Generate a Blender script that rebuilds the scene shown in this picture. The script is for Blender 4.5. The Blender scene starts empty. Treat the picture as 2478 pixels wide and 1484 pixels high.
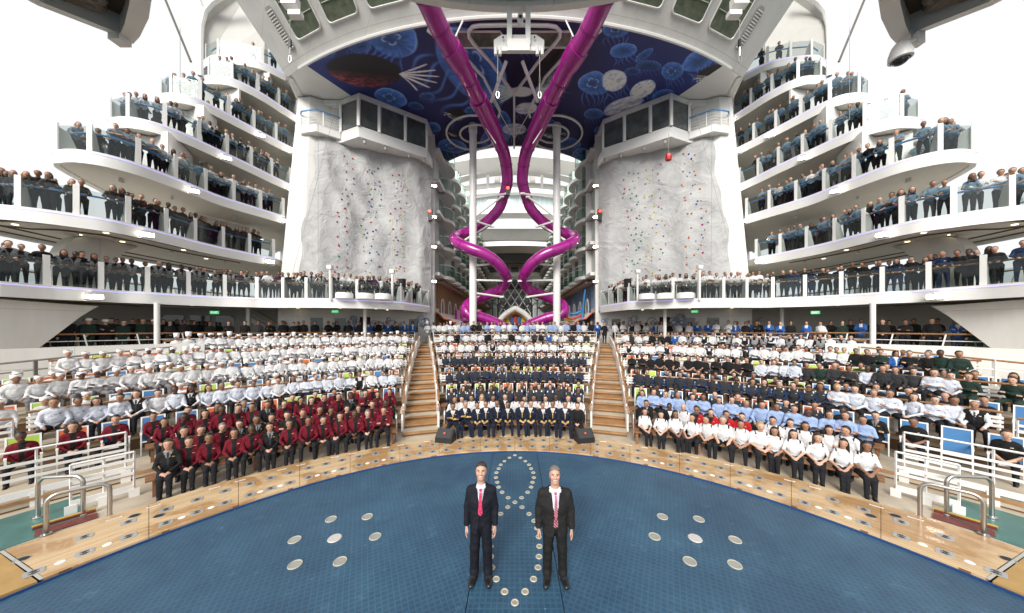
import bpy, math, random
import numpy as np
from mathutils import Vector
random.seed(11); rng = np.random.default_rng(5)
SC = bpy.context.scene
COL = SC.collection
# ------------------------------------------------------------------ camera, world, sun, exposure
F, CX, HY, CAMZ = 725.0, 1246.0, 790.0, 4.0       # focal length / principal point of the photograph (2478 px wide), eye height
cam = bpy.data.cameras.new('camera'); camo = bpy.data.objects.new('camera', cam); COL.objects.link(camo)
camo.location = (0, 0, CAMZ); camo.rotation_euler = (math.pi/2, 0, 0)
cam.sensor_width = 36; cam.lens = 36*F/2478
cam.shift_x = -(CX-1239)/2478; cam.shift_y = (HY-742)/2478
cam.clip_start = .05; cam.clip_end = 20000
SC.camera = camo
SUN_EL, SUN_AZ = math.radians(33), math.radians(196)
world = bpy.data.worlds.new('World'); SC.world = world; world.use_nodes = True
nt = world.node_tree; bg = nt.nodes['Background']
sky = nt.nodes.new('ShaderNodeTexSky'); sky.sky_type = 'NISHITA'; sky.sun_disc = False
sky.sun_elevation = SUN_EL; sky.sun_rotation = SUN_AZ; sky.air_density = 1.0; sky.dust_density = 6.0; sky.ozone_density = 1.0
hs = nt.nodes.new('ShaderNodeHueSaturation'); hs.inputs['Saturation'].default_value = .06; hs.inputs['Value'].default_value = 1.0
nt.links.new(sky.outputs['Color'], hs.inputs['Color'])
cloud = nt.nodes.new('ShaderNodeMix'); cloud.data_type = 'RGBA'; cloud.inputs['Factor'].default_value = .85; cloud.inputs['B'].default_value = (5.0, 5.05, 5.15, 1)     # even overcast layer
nt.links.new(hs.outputs['Color'], cloud.inputs['A']); nt.links.new(cloud.outputs['Result'], bg.inputs['Color'])
bg.inputs['Strength'].default_value = .15
sl = bpy.data.lights.new('sun', 'SUN'); sl.energy = 2.7; sl.angle = math.radians(28); sl.color = (1, .96, .9)
slo = bpy.data.objects.new('sun', sl); COL.objects.link(slo)
slo.rotation_euler = Vector((-math.sin(SUN_AZ)*math.cos(SUN_EL), -math.cos(SUN_AZ)*math.cos(SUN_EL), -math.sin(SUN_EL))).to_track_quat('-Z', 'Y').to_euler()
SC.view_settings.view_transform = 'Standard'; SC.view_settings.look = 'None'
SC.view_settings.exposure = .54; SC.view_settings.gamma = 1; SC.view_settings.use_curve_mapping = False
SC.render.engine = 'CYCLES'
cy = SC.cycles
cy.max_bounces = 7; cy.diffuse_bounces = 4; cy.glossy_bounces = 3; cy.transmission_bounces = 4; cy.transparent_max_bounces = 16
cy.use_adaptive_sampling = True; cy.adaptive_threshold = .02; cy.caustics_reflective = False; cy.caustics_refractive = False
cy.sample_clamp_indirect = 6
try:
    cy.use_denoising = True; cy.denoiser = 'OPENIMAGEDENOISE'
except Exception: pass

# ------------------------------------------------------------------ photograph pixel -> place
def at(px, py, Y):    return Vector(((px-CX)*Y/F, Y, CAMZ-(py-HY)*Y/F))        # at a known distance
def onz(px, py, z):                                                            # at a known height
    Y = (CAMZ-z)*F/(py-HY); return Vector(((px-CX)*Y/F, Y, z))
def pol(r, th, z=0.0):
    a = math.radians(th); return Vector((r*math.sin(a), r*math.cos(a), z))
def proj(x, y, z): return CX+F*x/y, HY-(z-CAMZ)*F/y

# ------------------------------------------------------------------ mesh builder
class MB:
    def __init__(s): s.v = []; s.f = []; s.m = []; s.mi = 0
    def add(s, vs, fs):
        n = len(s.v); s.v += [tuple(p) for p in vs]
        for f in fs: s.f.append(tuple(i+n for i in f)); s.m.append(s.mi)
        return s
    def hexa(s, p):      # 8 points: bottom 4 ccw, top 4 ccw
        return s.add(p, [(3,2,1,0),(4,5,6,7),(0,1,5,4),(1,2,6,5),(2,3,7,6),(3,0,4,7)])
    def box(s, c, d, rz=0.0, tilt=0.0):
        hx, hy, hz = d[0]/2, d[1]/2, d[2]/2; ca, sa = math.cos(rz), math.sin(rz); ct, st = math.cos(tilt), math.sin(tilt); o = []
        for z in (-hz, hz):
            for x, y in ((-hx,-hy),(hx,-hy),(hx,hy),(-hx,hy)):
                y2, z2 = y*ct-z*st, y*st+z*ct
                o.append((c[0]+x*ca-y2*sa, c[1]+x*sa+y2*ca, c[2]+z2))
        return s.hexa(o)
    def bar(s, a, b, w, h, up=(0,0,1)):      # rectangular bar between two points
        a, b = Vector(a), Vector(b); d = (b-a).normalized(); u = Vector(up); x = d.cross(u)
        if x.length < 1e-4: x = d.cross(Vector((1,0,0)))
        x.normalize(); y = x.cross(d).normalized(); x *= w/2; y *= h/2
        return s.hexa([a-x-y, a+x-y, b+x-y, b-x-y, a-x+y, a+x+y, b+x+y, b-x+y])
    def tube(s, path, r, n=8, closed=False, caps=True):
        path = [Vector(p) for p in path]; N = len(path); rs = r if isinstance(r, (list, tuple)) else [r]*N
        vs = []; ref = None
        for i, p in enumerate(path):
            a = path[(i-1) % N] if (closed or i > 0) else p; b = path[(i+1) % N] if (closed or i < N-1) else p
            d = (b-a).normalized()
            if ref is None:
                ref = Vector((0,0,1)) if abs(d.z) < .9 else Vector((1,0,0))
            x = d.cross(ref).normalized(); y = x.cross(d).normalized(); ref = y
            for k in range(n):
                t = 2*math.pi*k/n; vs.append(p+x*(math.cos(t)*rs[i])+y*(math.sin(t)*rs[i]))
        fs = []
        for i in range(N if closed else N-1):
            j = (i+1) % N
            for k in range(n): fs.append((i*n+k, i*n+(k+1) % n, j*n+(k+1) % n, j*n+k))
        if caps and not closed: fs += [tuple(range(n-1, -1, -1)), tuple((N-1)*n+k for k in range(n))]
        return s.add(vs, fs)
    def cyl(s, a, b, r, n=12, r2=None): return s.tube([a, b], [r, r if r2 is None else r2], n)
    def arc(s, r0, r1, t0, t1, z0, z1, n=None, z0b=None, z1b=None):     # annular sector with thickness (degrees)
        n = n or max(1, int(abs(t1-t0)/2.0)+1); z0b = z0 if z0b is None else z0b; z1b = z1 if z1b is None else z1b
        vs = []
        for i in range(n+1):
            t = t0+(t1-t0)*i/n
            vs += [pol(r0,t,z0), pol(r1,t,z0b), pol(r1,t,z1b), pol(r0,t,z1)]
        fs = []
        for i in range(n):
            a, b = i*4, i*4+4
            for k in range(4): fs.append((a+k, a+(k+1) % 4, b+(k+1) % 4, b+k))
        fs += [(3,2,1,0), (n*4, n*4+1, n*4+2, n*4+3)]
        return s.add(vs, fs)
    def prism(s, poly, z0, z1):
        n = len(poly); vs = [(p[0],p[1],z0) for p in poly]+[(p[0],p[1],z1) for p in poly]
        fs = [tuple(range(n-1,-1,-1)), tuple(range(n, 2*n))]+[(i,(i+1) % n, n+(i+1) % n, n+i) for i in range(n)]
        return s.add(vs, fs)
    def loft(s, A, B):       # two polygons of equal count
        n = len(A); fs = [tuple(range(n-1,-1,-1)), tuple(range(n, 2*n))]+[(i,(i+1) % n, n+(i+1) % n, n+i) for i in range(n)]
        return s.add(list(A)+list(B), fs)
    def plate(s, pts, d):    # planar polygon given thickness vector d
        d = Vector(d); pts = [Vector(p) for p in pts]; return s.loft(pts, [p+d for p in pts])
    def sweep(s, path, prof, closed=False):    # path: [(x,y)], prof: [(offset to the right of travel, z)]
        N = len(path); P = [Vector((p[0], p[1])) for p in path]; vs = []; m = len(prof)
        for i in range(N):
            a = P[(i-1) % N] if (closed or i > 0) else P[i]; b = P[(i+1) % N] if (closed or i < N-1) else P[i]
            d = (b-a).normalized(); nx, ny = d.y, -d.x
            for o, z in prof: vs.append((P[i].x+nx*o, P[i].y+ny*o, z))
        fs = []
        for i in range(N if closed else N-1):
            j = (i+1) % N
            for k in range(m): fs.append((i*m+k, i*m+(k+1) % m, j*m+(k+1) % m, j*m+k))
        if not closed: fs += [tuple(range(m-1,-1,-1)), tuple((N-1)*m+k for k in range(m))]
        return s.add(vs, fs)
    def lathe(s, c, prof, n=16):
        vs = []; m = len(prof)
        for k in range(n):
            t = 2*math.pi*k/n
            for r, z in prof: vs.append((c[0]+r*math.cos(t), c[1]+r*math.sin(t), c[2]+z))
        fs = []
        for k in range(n):
            j = (k+1) % n
            for i in range(m-1): fs.append((k*m+i, j*m+i, j*m+i+1, k*m+i+1))
        return s.add(vs, fs)
    def mesh(s, name, mats, smooth=False):
        me = bpy.data.meshes.new(name); me.from_pydata(s.v, [], s.f)
        for m in (mats if isinstance(mats, (list, tuple)) else [mats]): me.materials.append(m)
        if any(s.m): me.polygons.foreach_set('material_index', s.m)
        if smooth: me.shade_smooth()
        if smooth == 'auto':
            try: me.set_sharp_from_angle(angle=math.radians(35))
            except Exception: pass
        me.update(); return me
    def build(s, name, mats, parent=None, smooth=False, fixn=True):
        me = s.mesh(name, mats, smooth)
        if fixn:
            import bmesh
            bm = bmesh.new(); bm.from_mesh(me); bmesh.ops.recalc_face_normals(bm, faces=bm.faces); bm.to_mesh(me); bm.free()
        return link(name, me, parent)
def link(name, me, parent=None):
    o = bpy.data.objects.new(name, me); COL.objects.link(o)
    if parent is not None: o.parent = parent
    return o
def tag(o, label=None, cat=None, group=None, kind=None):
    if label: o['label'] = label
    if cat: o['category'] = cat
    if group: o['group'] = group
    if kind: o['kind'] = kind
    return o
def thing(name, label, cat, group=None, loc=(0,0,0), rz=0.0):
    o = bpy.data.objects.new(name, None); COL.objects.link(o); o.location = loc; o.rotation_euler = (0,0,rz); o.empty_display_size = .2
    return tag(o, label, cat, group)
def smoothpath(P, step=.35):
    P = [Vector((p[0], p[1])) for p in P]; out = []
    Q = [P[0]*2-P[1]]+P+[P[-1]*2-P[-2]]
    for i in range(1, len(Q)-2):
        a, b, c, d = Q[i-1:i+3]; n = max(2, int((c-b).length/step))
        for k in range(n):
            t = k/n
            out.append(.5*((2*b)+(-a+c)*t+(2*a-5*b+4*c-d)*t*t+(-a+3*b-3*c+d)*t**3))
    out.append(P[-1]); return out
def resample(P, step):
    P = [Vector(p) for p in P]; L = [0.0]
    for a, b in zip(P, P[1:]): L.append(L[-1]+(b-a).length)
    n = max(1, int(round(L[-1]/step))); out = []; j = 0
    for i in range(n+1):
        s = L[-1]*i/n
        while j < len(P)-2 and L[j+1] < s: j += 1
        t = (s-L[j])/max(1e-6, L[j+1]-L[j]); out.append(P[j].lerp(P[j+1], min(1, t)))
    return out
def offset(P, o):     # to the right of travel
    out = []; N = len(P)
    for i in range(N):
        d = (P[min(i+1,N-1)]-P[max(i-1,0)]).normalized(); out.append(P[i]+Vector((d.y,-d.x))*o)
    return out
def spline3(P, n=6):
    P = [Vector(p) for p in P]; Q = [P[0]*2-P[1]]+P+[P[-1]*2-P[-2]]; out = []
    for i in range(1, len(Q)-2):
        a, b, c, d = Q[i-1:i+3]
        for k in range(n):
            t = k/n; out.append(.5*((2*b)+(-a+c)*t+(2*a-5*b+4*c-d)*t*t+(-a+3*b-3*c+d)*t**3))
    out.append(P[-1]); return out
def MX(P): return [type(p)((-p[0],)+tuple(p)[1:]) for p in P]
ORD = ['first','second','third','fourth','fifth','sixth','seventh','eighth','ninth','tenth','eleventh','twelfth','thirteenth','fourteenth','fifteenth','sixteenth','seventeenth','eighteenth','nineteenth','twentieth']
def nth(i): # 0 based
    if i < 20: return ORD[i]
    k = i+1; return f"{k}{'th' if 10 <= k % 100 <= 20 else {1:'st',2:'nd',3:'rd'}.get(k % 10, 'th')}"

# ------------------------------------------------------------------ materials
MATS = {}
def nodes_of(m): return m.node_tree.nodes, m.node_tree.links, m.node_tree.nodes['Principled BSDF']
def mat(name, col, rough=.5, metal=0.0, noise=0.0, nscale=4.0, bump=0.0, bscale=None, emit=0.0, spec=.5, coat=0.0, streak=False):
    m = bpy.data.materials.new(name); m.use_nodes = True; n = m.node_tree.nodes; l = m.node_tree.links; b = n['Principled BSDF']
    b.inputs['Base Color'].default_value = (*col, 1); b.inputs['Roughness'].default_value = rough; b.inputs['Metallic'].default_value = metal
    b.inputs['Specular IOR Level'].default_value = spec; b.inputs['Coat Weight'].default_value = coat
    if emit:
        b.inputs['Emission Color'].default_value = (*col, 1); b.inputs['Emission Strength'].default_value = emit
    if noise or bump:
        g = n.new('ShaderNodeNewGeometry')
        mp = n.new('ShaderNodeMapping'); l.new(g.outputs['Position'], mp.inputs['Vector'])
        if streak: mp.inputs['Scale'].default_value = (1.0, 1.0, .18)
    if noise:
        t = n.new('ShaderNodeTexNoise'); t.inputs['Scale'].default_value = nscale; t.inputs['Detail'].default_value = 5; t.inputs['Roughness'].default_value = .65
        l.new(mp.outputs['Vector'], t.inputs['Vector'])
        r = n.new('ShaderNodeValToRGB'); r.color_ramp.elements[0].position = .3; r.color_ramp.elements[1].position = .72
        r.color_ramp.elements[0].color = (*[c*(1-noise) for c in col], 1); r.color_ramp.elements[1].color = (*[min(1, c*(1+noise*.5)) for c in col], 1)
        l.new(t.outputs['Fac'], r.inputs['Fac']); l.new(r.outputs['Color'], b.inputs['Base Color'])
    if bump:
        t2 = n.new('ShaderNodeTexNoise'); t2.inputs['Scale'].default_value = bscale or nscale; t2.inputs['Detail'].default_value = 4
        l.new(g.outputs['Position'], t2.inputs['Vector'])
        bp = n.new('ShaderNodeBump'); bp.inputs['Strength'].default_value = bump; bp.inputs['Distance'].default_value = .05
        l.new(t2.outputs['Fac'], bp.inputs['Height']); l.new(bp.outputs['Normal'], b.inputs['Normal'])
    MATS[name] = m; return m
WHITE = mat('white paint', (.72,.705,.67), .38, noise=.10, nscale=1.3, streak=True)
def seams(m, sx, sz, dark=.80):      # faint weld seams between the plates
    n, l, b = nodes_of(m); src = b.inputs['Base Color'].links[0].from_socket; g = n.new('ShaderNodeNewGeometry'); sp = n.new('ShaderNodeSeparateXYZ'); l.new(g.outputs['Position'], sp.inputs[0])
    def fr(sock, k):
        a = n.new('ShaderNodeMath'); a.operation = 'DIVIDE'; a.inputs[1].default_value = k; l.new(sock, a.inputs[0]); f = n.new('ShaderNodeMath'); f.operation = 'FRACT'; l.new(a.outputs[0], f.inputs[0]); c = n.new('ShaderNodeMath'); c.operation = 'LESS_THAN'; c.inputs[1].default_value = .028/k; l.new(f.outputs[0], c.inputs[0]); return c.outputs[0]
    ad = n.new('ShaderNodeMath'); l.new(sp.outputs['X'], ad.inputs[0]); l.new(sp.outputs['Y'], ad.inputs[1])
    mx = n.new('ShaderNodeMath'); mx.operation = 'MAXIMUM'; l.new(fr(ad.outputs[0], sx), mx.inputs[0]); l.new(fr(sp.outputs['Z'], sz), mx.inputs[1])
    mi = n.new('ShaderNodeMix'); mi.data_type = 'RGBA'; mi.blend_type = 'MULTIPLY'; l.new(mx.outputs[0], mi.inputs['Factor']); l.new(src, mi.inputs['A']); mi.inputs['B'].default_value = (dark, dark*.98, dark*.95, 1); l.new(mi.outputs['Result'], b.inputs['Base Color'])
seams(WHITE, 2.9, 2.35)
WHITE2 = mat('white satin paint', (.79,.78,.755), .35, noise=.05, nscale=.9)
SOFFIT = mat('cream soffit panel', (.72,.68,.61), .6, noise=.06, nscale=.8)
GREYW = mat('pale grey paint', (.42,.41,.38), .5, noise=.08, nscale=.9)
TEAKRAIL = mat('varnished wood rail', (.30,.145,.055), .32, noise=.3, nscale=14, coat=.25)
STEEL = mat('brushed steel', (.52,.51,.49), .3, 1.0, noise=.12, nscale=30)
GREYRAIL = mat('grey painted rail', (.17,.165,.155), .45, noise=.1)
DARK = mat('black plastic', (.014,.014,.015), .5, noise=.2, nscale=20)
RECESSDK = mat('dark recess', (.02,.018,.016), .8)  # near-black colour stands in for the shade inside openings and gaps
CONC = mat('beige deck coating', (.50,.43,.33), .62, noise=.22, nscale=1.6, bump=.08, bscale=60)
BROWN = mat('brown riser coating', (.155,.083,.037), .6, noise=.2, nscale=2.5)
TEAL = mat('teal pool coating', (.055,.17,.155), .35, noise=.35, nscale=1.8)
REDCOAT = mat('oxide red coating', (.16,.03,.022), .5, noise=.25, nscale=4)
YELLOW = mat('yellow edging', (.55,.38,.06), .6, noise=.2)
OCHRE = mat('ochre deck coating', (.40,.245,.085), .6, noise=.18, nscale=3)
MAGENTA = mat('magenta slide shell', (.33,.010,.215), .22, noise=.08, nscale=2.0, coat=.5)
BLUERAIL = mat('blue rail paint', (.085,.26,.56), .4, noise=.08)
LED = mat('violet led strip', (.55,.52,1.0), .5, emit=.55)
LAMP = mat('floodlight glow', (1.0,.93,.78), .5, emit=34.0)
SIGNG = mat('exit sign green', (.05,.50,.16), .5, emit=.5)
SIGNW = mat('exit sign white', (.85,.9,.85), .5, emit=.5)
REDLAMP = mat('red signal lens', (1.0,.03,.015), .4, emit=5.0)
SLINGS = {'blue': mat('blue sling fabric', (.045,.165,.36), .75, noise=.08, nscale=30), 'orange': mat('orange sling fabric', (.56,.115,.028), .75, noise=.08, nscale=30), 'lime': mat('lime sling fabric', (.36,.50,.07), .75, noise=.08, nscale=30)}
WPLAST = mat('white chair frame', (.78,.78,.76), .4)
WINDK = mat('dark window glass', (.028,.034,.036), .06, spec=.7)
WINGR = mat('green tinted window', (.15,.17,.115), .12, noise=.4, nscale=2.5)
ROPE = mat('grey cable', (.28,.27,.25), .6)
PIPE = mat('old hose pipe', (.17,.145,.115), .6, noise=.4, nscale=6)
SEA = mat('sea', (.05,.075,.085), .15, bump=.4, bscale=.3)
SIDING = None

def glassmat(name, tint, gloss=.06, rough=.03):
    m = bpy.data.materials.new(name); m.use_nodes = True; n = m.node_tree.nodes; l = m.node_tree.links
    n.remove(n['Principled BSDF']); out = n['Material Output']
    tr = n.new('ShaderNodeBsdfTransparent'); tr.inputs['Color'].default_value = (*tint, 1)
    gl = n.new('ShaderNodeBsdfGlossy'); gl.inputs['Roughness'].default_value = rough; gl.inputs['Color'].default_value = (.9,.95,.95,1)
    lw = n.new('ShaderNodeLayerWeight'); pw = n.new('ShaderNodeMath'); pw.operation = 'POWER'; pw.inputs[1].default_value = 4.0; l.new(lw.outputs['Facing'], pw.inputs[0])
    ma = n.new('ShaderNodeMath'); ma.operation = 'MULTIPLY_ADD'; ma.inputs[1].default_value = .35; ma.inputs[2].default_value = .025; l.new(pw.outputs[0], ma.inputs[0])
    mx = n.new('ShaderNodeMixShader'); l.new(ma.outputs[0], mx.inputs['Fac']); l.new(tr.outputs[0], mx.inputs[1]); l.new(gl.outputs[0], mx.inputs[2])
    l.new(mx.outputs[0], out.inputs['Surface']); MATS[name] = m; return m
GLASS = glassmat('smoky balcony glass', (.80,.83,.82))
GLASSG = glassmat('green balcony glass', (.66,.76,.72))
DOME = glassmat('clear dome', (.86,.88,.88))

def teak():
    m = mat('teak planks', (.44,.255,.115), .4); n, l, b = nodes_of(m)
    g = n.new('ShaderNodeNewGeometry'); sx = n.new('ShaderNodeSeparateXYZ'); l.new(g.outputs['Position'], sx.inputs[0])
    def M(op, a, c=None, v=None):
        k = n.new('ShaderNodeMath'); k.operation = op
        if hasattr(a, 'links'): l.new(a, k.inputs[0])
        else: k.inputs[0].default_value = a
        if c is not None:
            if hasattr(c, 'links'): l.new(c, k.inputs[1])
            else: k.inputs[1].default_value = c
        return k.outputs[0]
    # planks run along the ring: radius in the ellipse's own measure
    x2 = M('POWER', M('DIVIDE', sx.outputs['X'], .95), 2.0); y2 = M('POWER', sx.outputs['Y'], 2.0)
    r = M('SQRT', M('ADD', x2, y2)); k = M('MULTIPLY', r, 14.0); fr = M('FRACT', k); fl = M('FLOOR', k)
    line = M('LESS_THAN', fr, .1)
    w = n.new('ShaderNodeTexWhiteNoise'); w.noise_dimensions = '1D'; l.new(fl, w.inputs['W'])
    ns = n.new('ShaderNodeTexNoise'); ns.inputs['Scale'].default_value = 1.1; ns.inputs['Detail'].default_value = 6; ns.inputs['Distortion'].default_value = .6
    l.new(g.outputs['Position'], ns.inputs['Vector'])
    rp = n.new('ShaderNodeValToRGB'); rp.color_ramp.interpolation = 'EASE'
    rp.color_ramp.elements[0].position = .42; rp.color_ramp.elements[0].color = (.43,.26,.12,1); rp.color_ramp.elements[1].position = .56; rp.color_ramp.elements[1].color = (.58,.42,.245,1)
    l.new(ns.outputs['Fac'], rp.inputs['Fac'])
    hv = n.new('ShaderNodeHueSaturation'); l.new(rp.outputs['Color'], hv.inputs['Color'])
    l.new(M('ADD', M('MULTIPLY', w.outputs['Value'], .22), .88), hv.inputs['Value'])
    mx = n.new('ShaderNodeMix'); mx.data_type = 'RGBA'; l.new(line, mx.inputs['Factor']); l.new(hv.outputs['Color'], mx.inputs['A']); mx.inputs['B'].default_value = (.22,.11,.045,1)
    l.new(mx.outputs['Result'], b.inputs['Base Color'])
    rr = n.new('ShaderNodeMapRange'); rr.inputs['To Min'].default_value = .16; rr.inputs['To Max'].default_value = .6; rr.inputs['From Min'].default_value = .42; rr.inputs['From Max'].default_value = .56
    l.new(ns.outputs['Fac'], rr.inputs['Value']); l.new(rr.outputs['Result'], b.inputs['Roughness'])
    bp = n.new('ShaderNodeBump'); bp.inputs['Strength'].default_value = .35; bp.inputs['Distance'].default_value = .004; bp.invert = True
    l.new(line, bp.inputs['Height']); l.new(bp.outputs['Normal'], b.inputs['Normal'])
    return m
TEAK = teak()
STEPW = mat('worn step wood', (.38,.20,.08), .5, noise=.35, nscale=2.2)
BENCHW = mat('teak bench', (.25,.115,.048), .45, noise=.3, nscale=9)

def bluefloor(name, ang, base=(.030,.084,.145)):
    m = mat(name, base, .45); n, l, b = nodes_of(m)
    g = n.new('ShaderNodeNewGeometry'); mp = n.new('ShaderNodeMapping'); mp.inputs['Rotation'].default_value = (0,0,ang); l.new(g.outputs['Position'], mp.inputs['Vector'])
    br = n.new('ShaderNodeTexBrick'); br.offset = 0.0; br.inputs['Scale'].default_value = 1.0; br.inputs['Brick Width'].default_value = .085; br.inputs['Row Height'].default_value = .085
    br.inputs['Mortar Size'].default_value = .012; br.inputs['Mortar Smooth'].default_value = .3; br.inputs['Bias'].default_value = 0
    br.inputs['Color1'].default_value = (*[c*.88 for c in base], 1); br.inputs['Color2'].default_value = (*[c*1.0 for c in base], 1); br.inputs['Mortar'].default_value = (*[c*1.3 for c in base], 1)
    l.new(mp.outputs['Vector'], br.inputs['Vector'])
    ns = n.new('ShaderNodeTexNoise'); ns.inputs['Scale'].default_value = .55; ns.inputs['Detail'].default_value = 7; ns.inputs['Roughness'].default_value = .7; l.new(g.outputs['Position'], ns.inputs['Vector'])
    rp = n.new('ShaderNodeValToRGB'); rp.color_ramp.elements[0].position = .3; rp.color_ramp.elements[0].color = (.50,.55,.62,1); rp.color_ramp.elements[1].position = .72; rp.color_ramp.elements[1].color = (1.25,1.2,1.12,1)
    l.new(ns.outputs['Fac'], rp.inputs['Fac'])
    mu = n.new('ShaderNodeMix'); mu.data_type = 'RGBA'; mu.blend_type = 'MULTIPLY'; mu.inputs['Factor'].default_value = 1
    l.new(br.outputs['Color'], mu.inputs['A']); l.new(rp.outputs['Color'], mu.inputs['B'])
    # chalky scuffs and grit
    sc = n.new('ShaderNodeTexNoise'); sc.inputs['Scale'].default_value = 2.3; sc.inputs['Detail'].default_value = 9; sc.inputs['Roughness'].default_value = .82; l.new(g.outputs['Position'], sc.inputs['Vector'])
    sr = n.new('ShaderNodeMapRange'); sr.inputs['From Min'].default_value = .56; sr.inputs['From Max'].default_value = .74; sr.inputs['To Max'].default_value = .7; l.new(sc.outputs['Fac'], sr.inputs['Value'])
    vo = n.new('ShaderNodeTexVoronoi'); vo.inputs['Scale'].default_value = 2.6; l.new(g.outputs['Position'], vo.inputs['Vector'])
    vl = n.new('ShaderNodeMath'); vl.operation = 'LESS_THAN'; vl.inputs[1].default_value = .035; l.new(vo.outputs['Distance'], vl.inputs[0])
    ad = n.new('ShaderNodeMath'); ad.operation = 'MAXIMUM'; l.new(sr.outputs['Result'], ad.inputs[0]); l.new(vl.outputs[0], ad.inputs[1])
    m2 = n.new('ShaderNodeMix'); m2.data_type = 'RGBA'; l.new(ad.outputs[0], m2.inputs['Factor']); l.new(mu.outputs['Result'], m2.inputs['A']); m2.inputs['B'].default_value = (.10,.21,.32,1)
    l.new(m2.outputs['Result'], b.inputs['Base Color'])
    bp = n.new('ShaderNodeBump'); bp.inputs['Strength'].default_value = .4; bp.inputs['Distance'].default_value = .006; l.new(br.outputs['Fac'], bp.inputs['Height']); l.new(bp.outputs['Normal'], b.inputs['Normal'])
    return m
BLUE_L = bluefloor('blue stage grid left', math.radians(-27)); BLUE_R = bluefloor('blue stage grid right', math.radians(27)); BLUE_C = bluefloor('blue stage grid centre', 0, (.029,.083,.141))
BLUEEDGE = mat('bright blue edging', (.012,.05,.17), .5)

def siding():
    m = mat('timber siding', (.30,.155,.07), .55); n, l, b = nodes_of(m)
    g = n.new('ShaderNodeNewGeometry'); sx = n.new('ShaderNodeSeparateXYZ'); l.new(g.outputs['Position'], sx.inputs[0])
    a = n.new('ShaderNodeMath'); a.operation = 'MULTIPLY'; a.inputs[1].default_value = 3.2; l.new(sx.outputs['Z'], a.inputs[0])
    f = n.new('ShaderNodeMath'); f.operation = 'FRACT'; l.new(a.outputs[0], f.inputs[0])
    r = n.new('ShaderNodeValToRGB'); r.color_ramp.elements[0].color = (.08,.04,.02,1); r.color_ramp.elements[0].position = .04; r.color_ramp.elements[1].color = (.33,.17,.075,1); r.color_ramp.elements[1].position = .12
    l.new(f.outputs[0], r.inputs['Fac']); l.new(r.outputs['Color'], b.inputs['Base Color']); return m
SIDING = siding()
def rockmat():
    m = mat('climbing wall render', (.50,.50,.49), .8); n, l, b = nodes_of(m)
    g = n.new('ShaderNodeNewGeometry'); ns = n.new('ShaderNodeTexNoise'); ns.inputs['Scale'].default_value = .9; ns.inputs['Detail'].default_value = 8; ns.inputs['Roughness'].default_value = .62; ns.inputs['Distortion'].default_value = .8
    l.new(g.outputs['Position'], ns.inputs['Vector'])
    r = n.new('ShaderNodeValToRGB'); r.color_ramp.elements[0].position = .3; r.color_ramp.elements[0].color = (.35,.35,.355,1); r.color_ramp.elements[1].position = .7; r.color_ramp.elements[1].color = (.50,.50,.49,1)
    l.new(ns.outputs['Fac'], r.inputs['Fac']); l.new(r.outputs['Color'], b.inputs['Base Color'])
    bp = n.new('ShaderNodeBump'); bp.inputs['Strength'].default_value = .8; bp.inputs['Distance'].default_value = .3
    l.new(ns.outputs['Fac'], bp.inputs['Height']); l.new(bp.outputs['Normal'], b.inputs['Normal']); return m
ROCK = rockmat()
def vcolmat(name, rough=.5):
    m = mat(name, (1,1,1), rough); n, l, b = nodes_of(m); a = n.new('ShaderNodeVertexColor'); a.layer_name = 'Col'; l.new(a.outputs['Color'], b.inputs['Base Color']); return m
MURAL = vcolmat('printed mural', .6)
def cloth(name, c, rough=.85):
    return mat(name, c, rough, noise=.2, nscale=9, bump=.75, bscale=11, spec=.25)
CL = {k: cloth('cloth '+k, c) for k, c in dict(maroon=(.135,.006,.016), black=(.012,.0115,.012), charcoal=(.032,.033,.037), navy=(.010,.014,.030), navyblue=(.012,.026,.072), white=(.66,.66,.665), stripe=(.57,.60,.67), paleblue=(.30,.40,.62),
    greyblue=(.15,.235,.305), vestgrey=(.29,.29,.30), green=(.016,.035,.027), royal=(.025,.10,.34), red=(.42,.014,.018), gold=(.52,.37,.10), pink=(.62,.055,.13), cream=(.55,.50,.42), greyshirt=(.22,.22,.235), purple=(.06,.018,.045), brown=(.045,.036,.028), trousers=(.013,.0135,.017), greytrousers=(.17,.17,.18), jeans=(.03,.045,.09)).items()}
SKIN = [mat('skin tone %d' % i, c, .5, spec=.35) for i, c in enumerate([(.55,.34,.245),(.47,.27,.185),(.36,.195,.122),(.25,.125,.075),(.095,.048,.031)])]
HAIR = {k: mat('hair '+k, c, .45, noise=.3, nscale=60) for k, c in dict(black=(.010,.0085,.008), brown=(.045,.024,.013), blond=(.38,.25,.10), grey=(.17,.16,.15), red=(.13,.032,.012)).items()}
SHOE = mat('black leather', (.012,.011,.011), .3)
HATW = mat('white hat cloth', (.78,.78,.78), .8); HELM = mat('white helmet', (.75,.75,.73), .35); CAPD = cloth('cloth dark cap', (.012,.014,.02))
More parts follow.
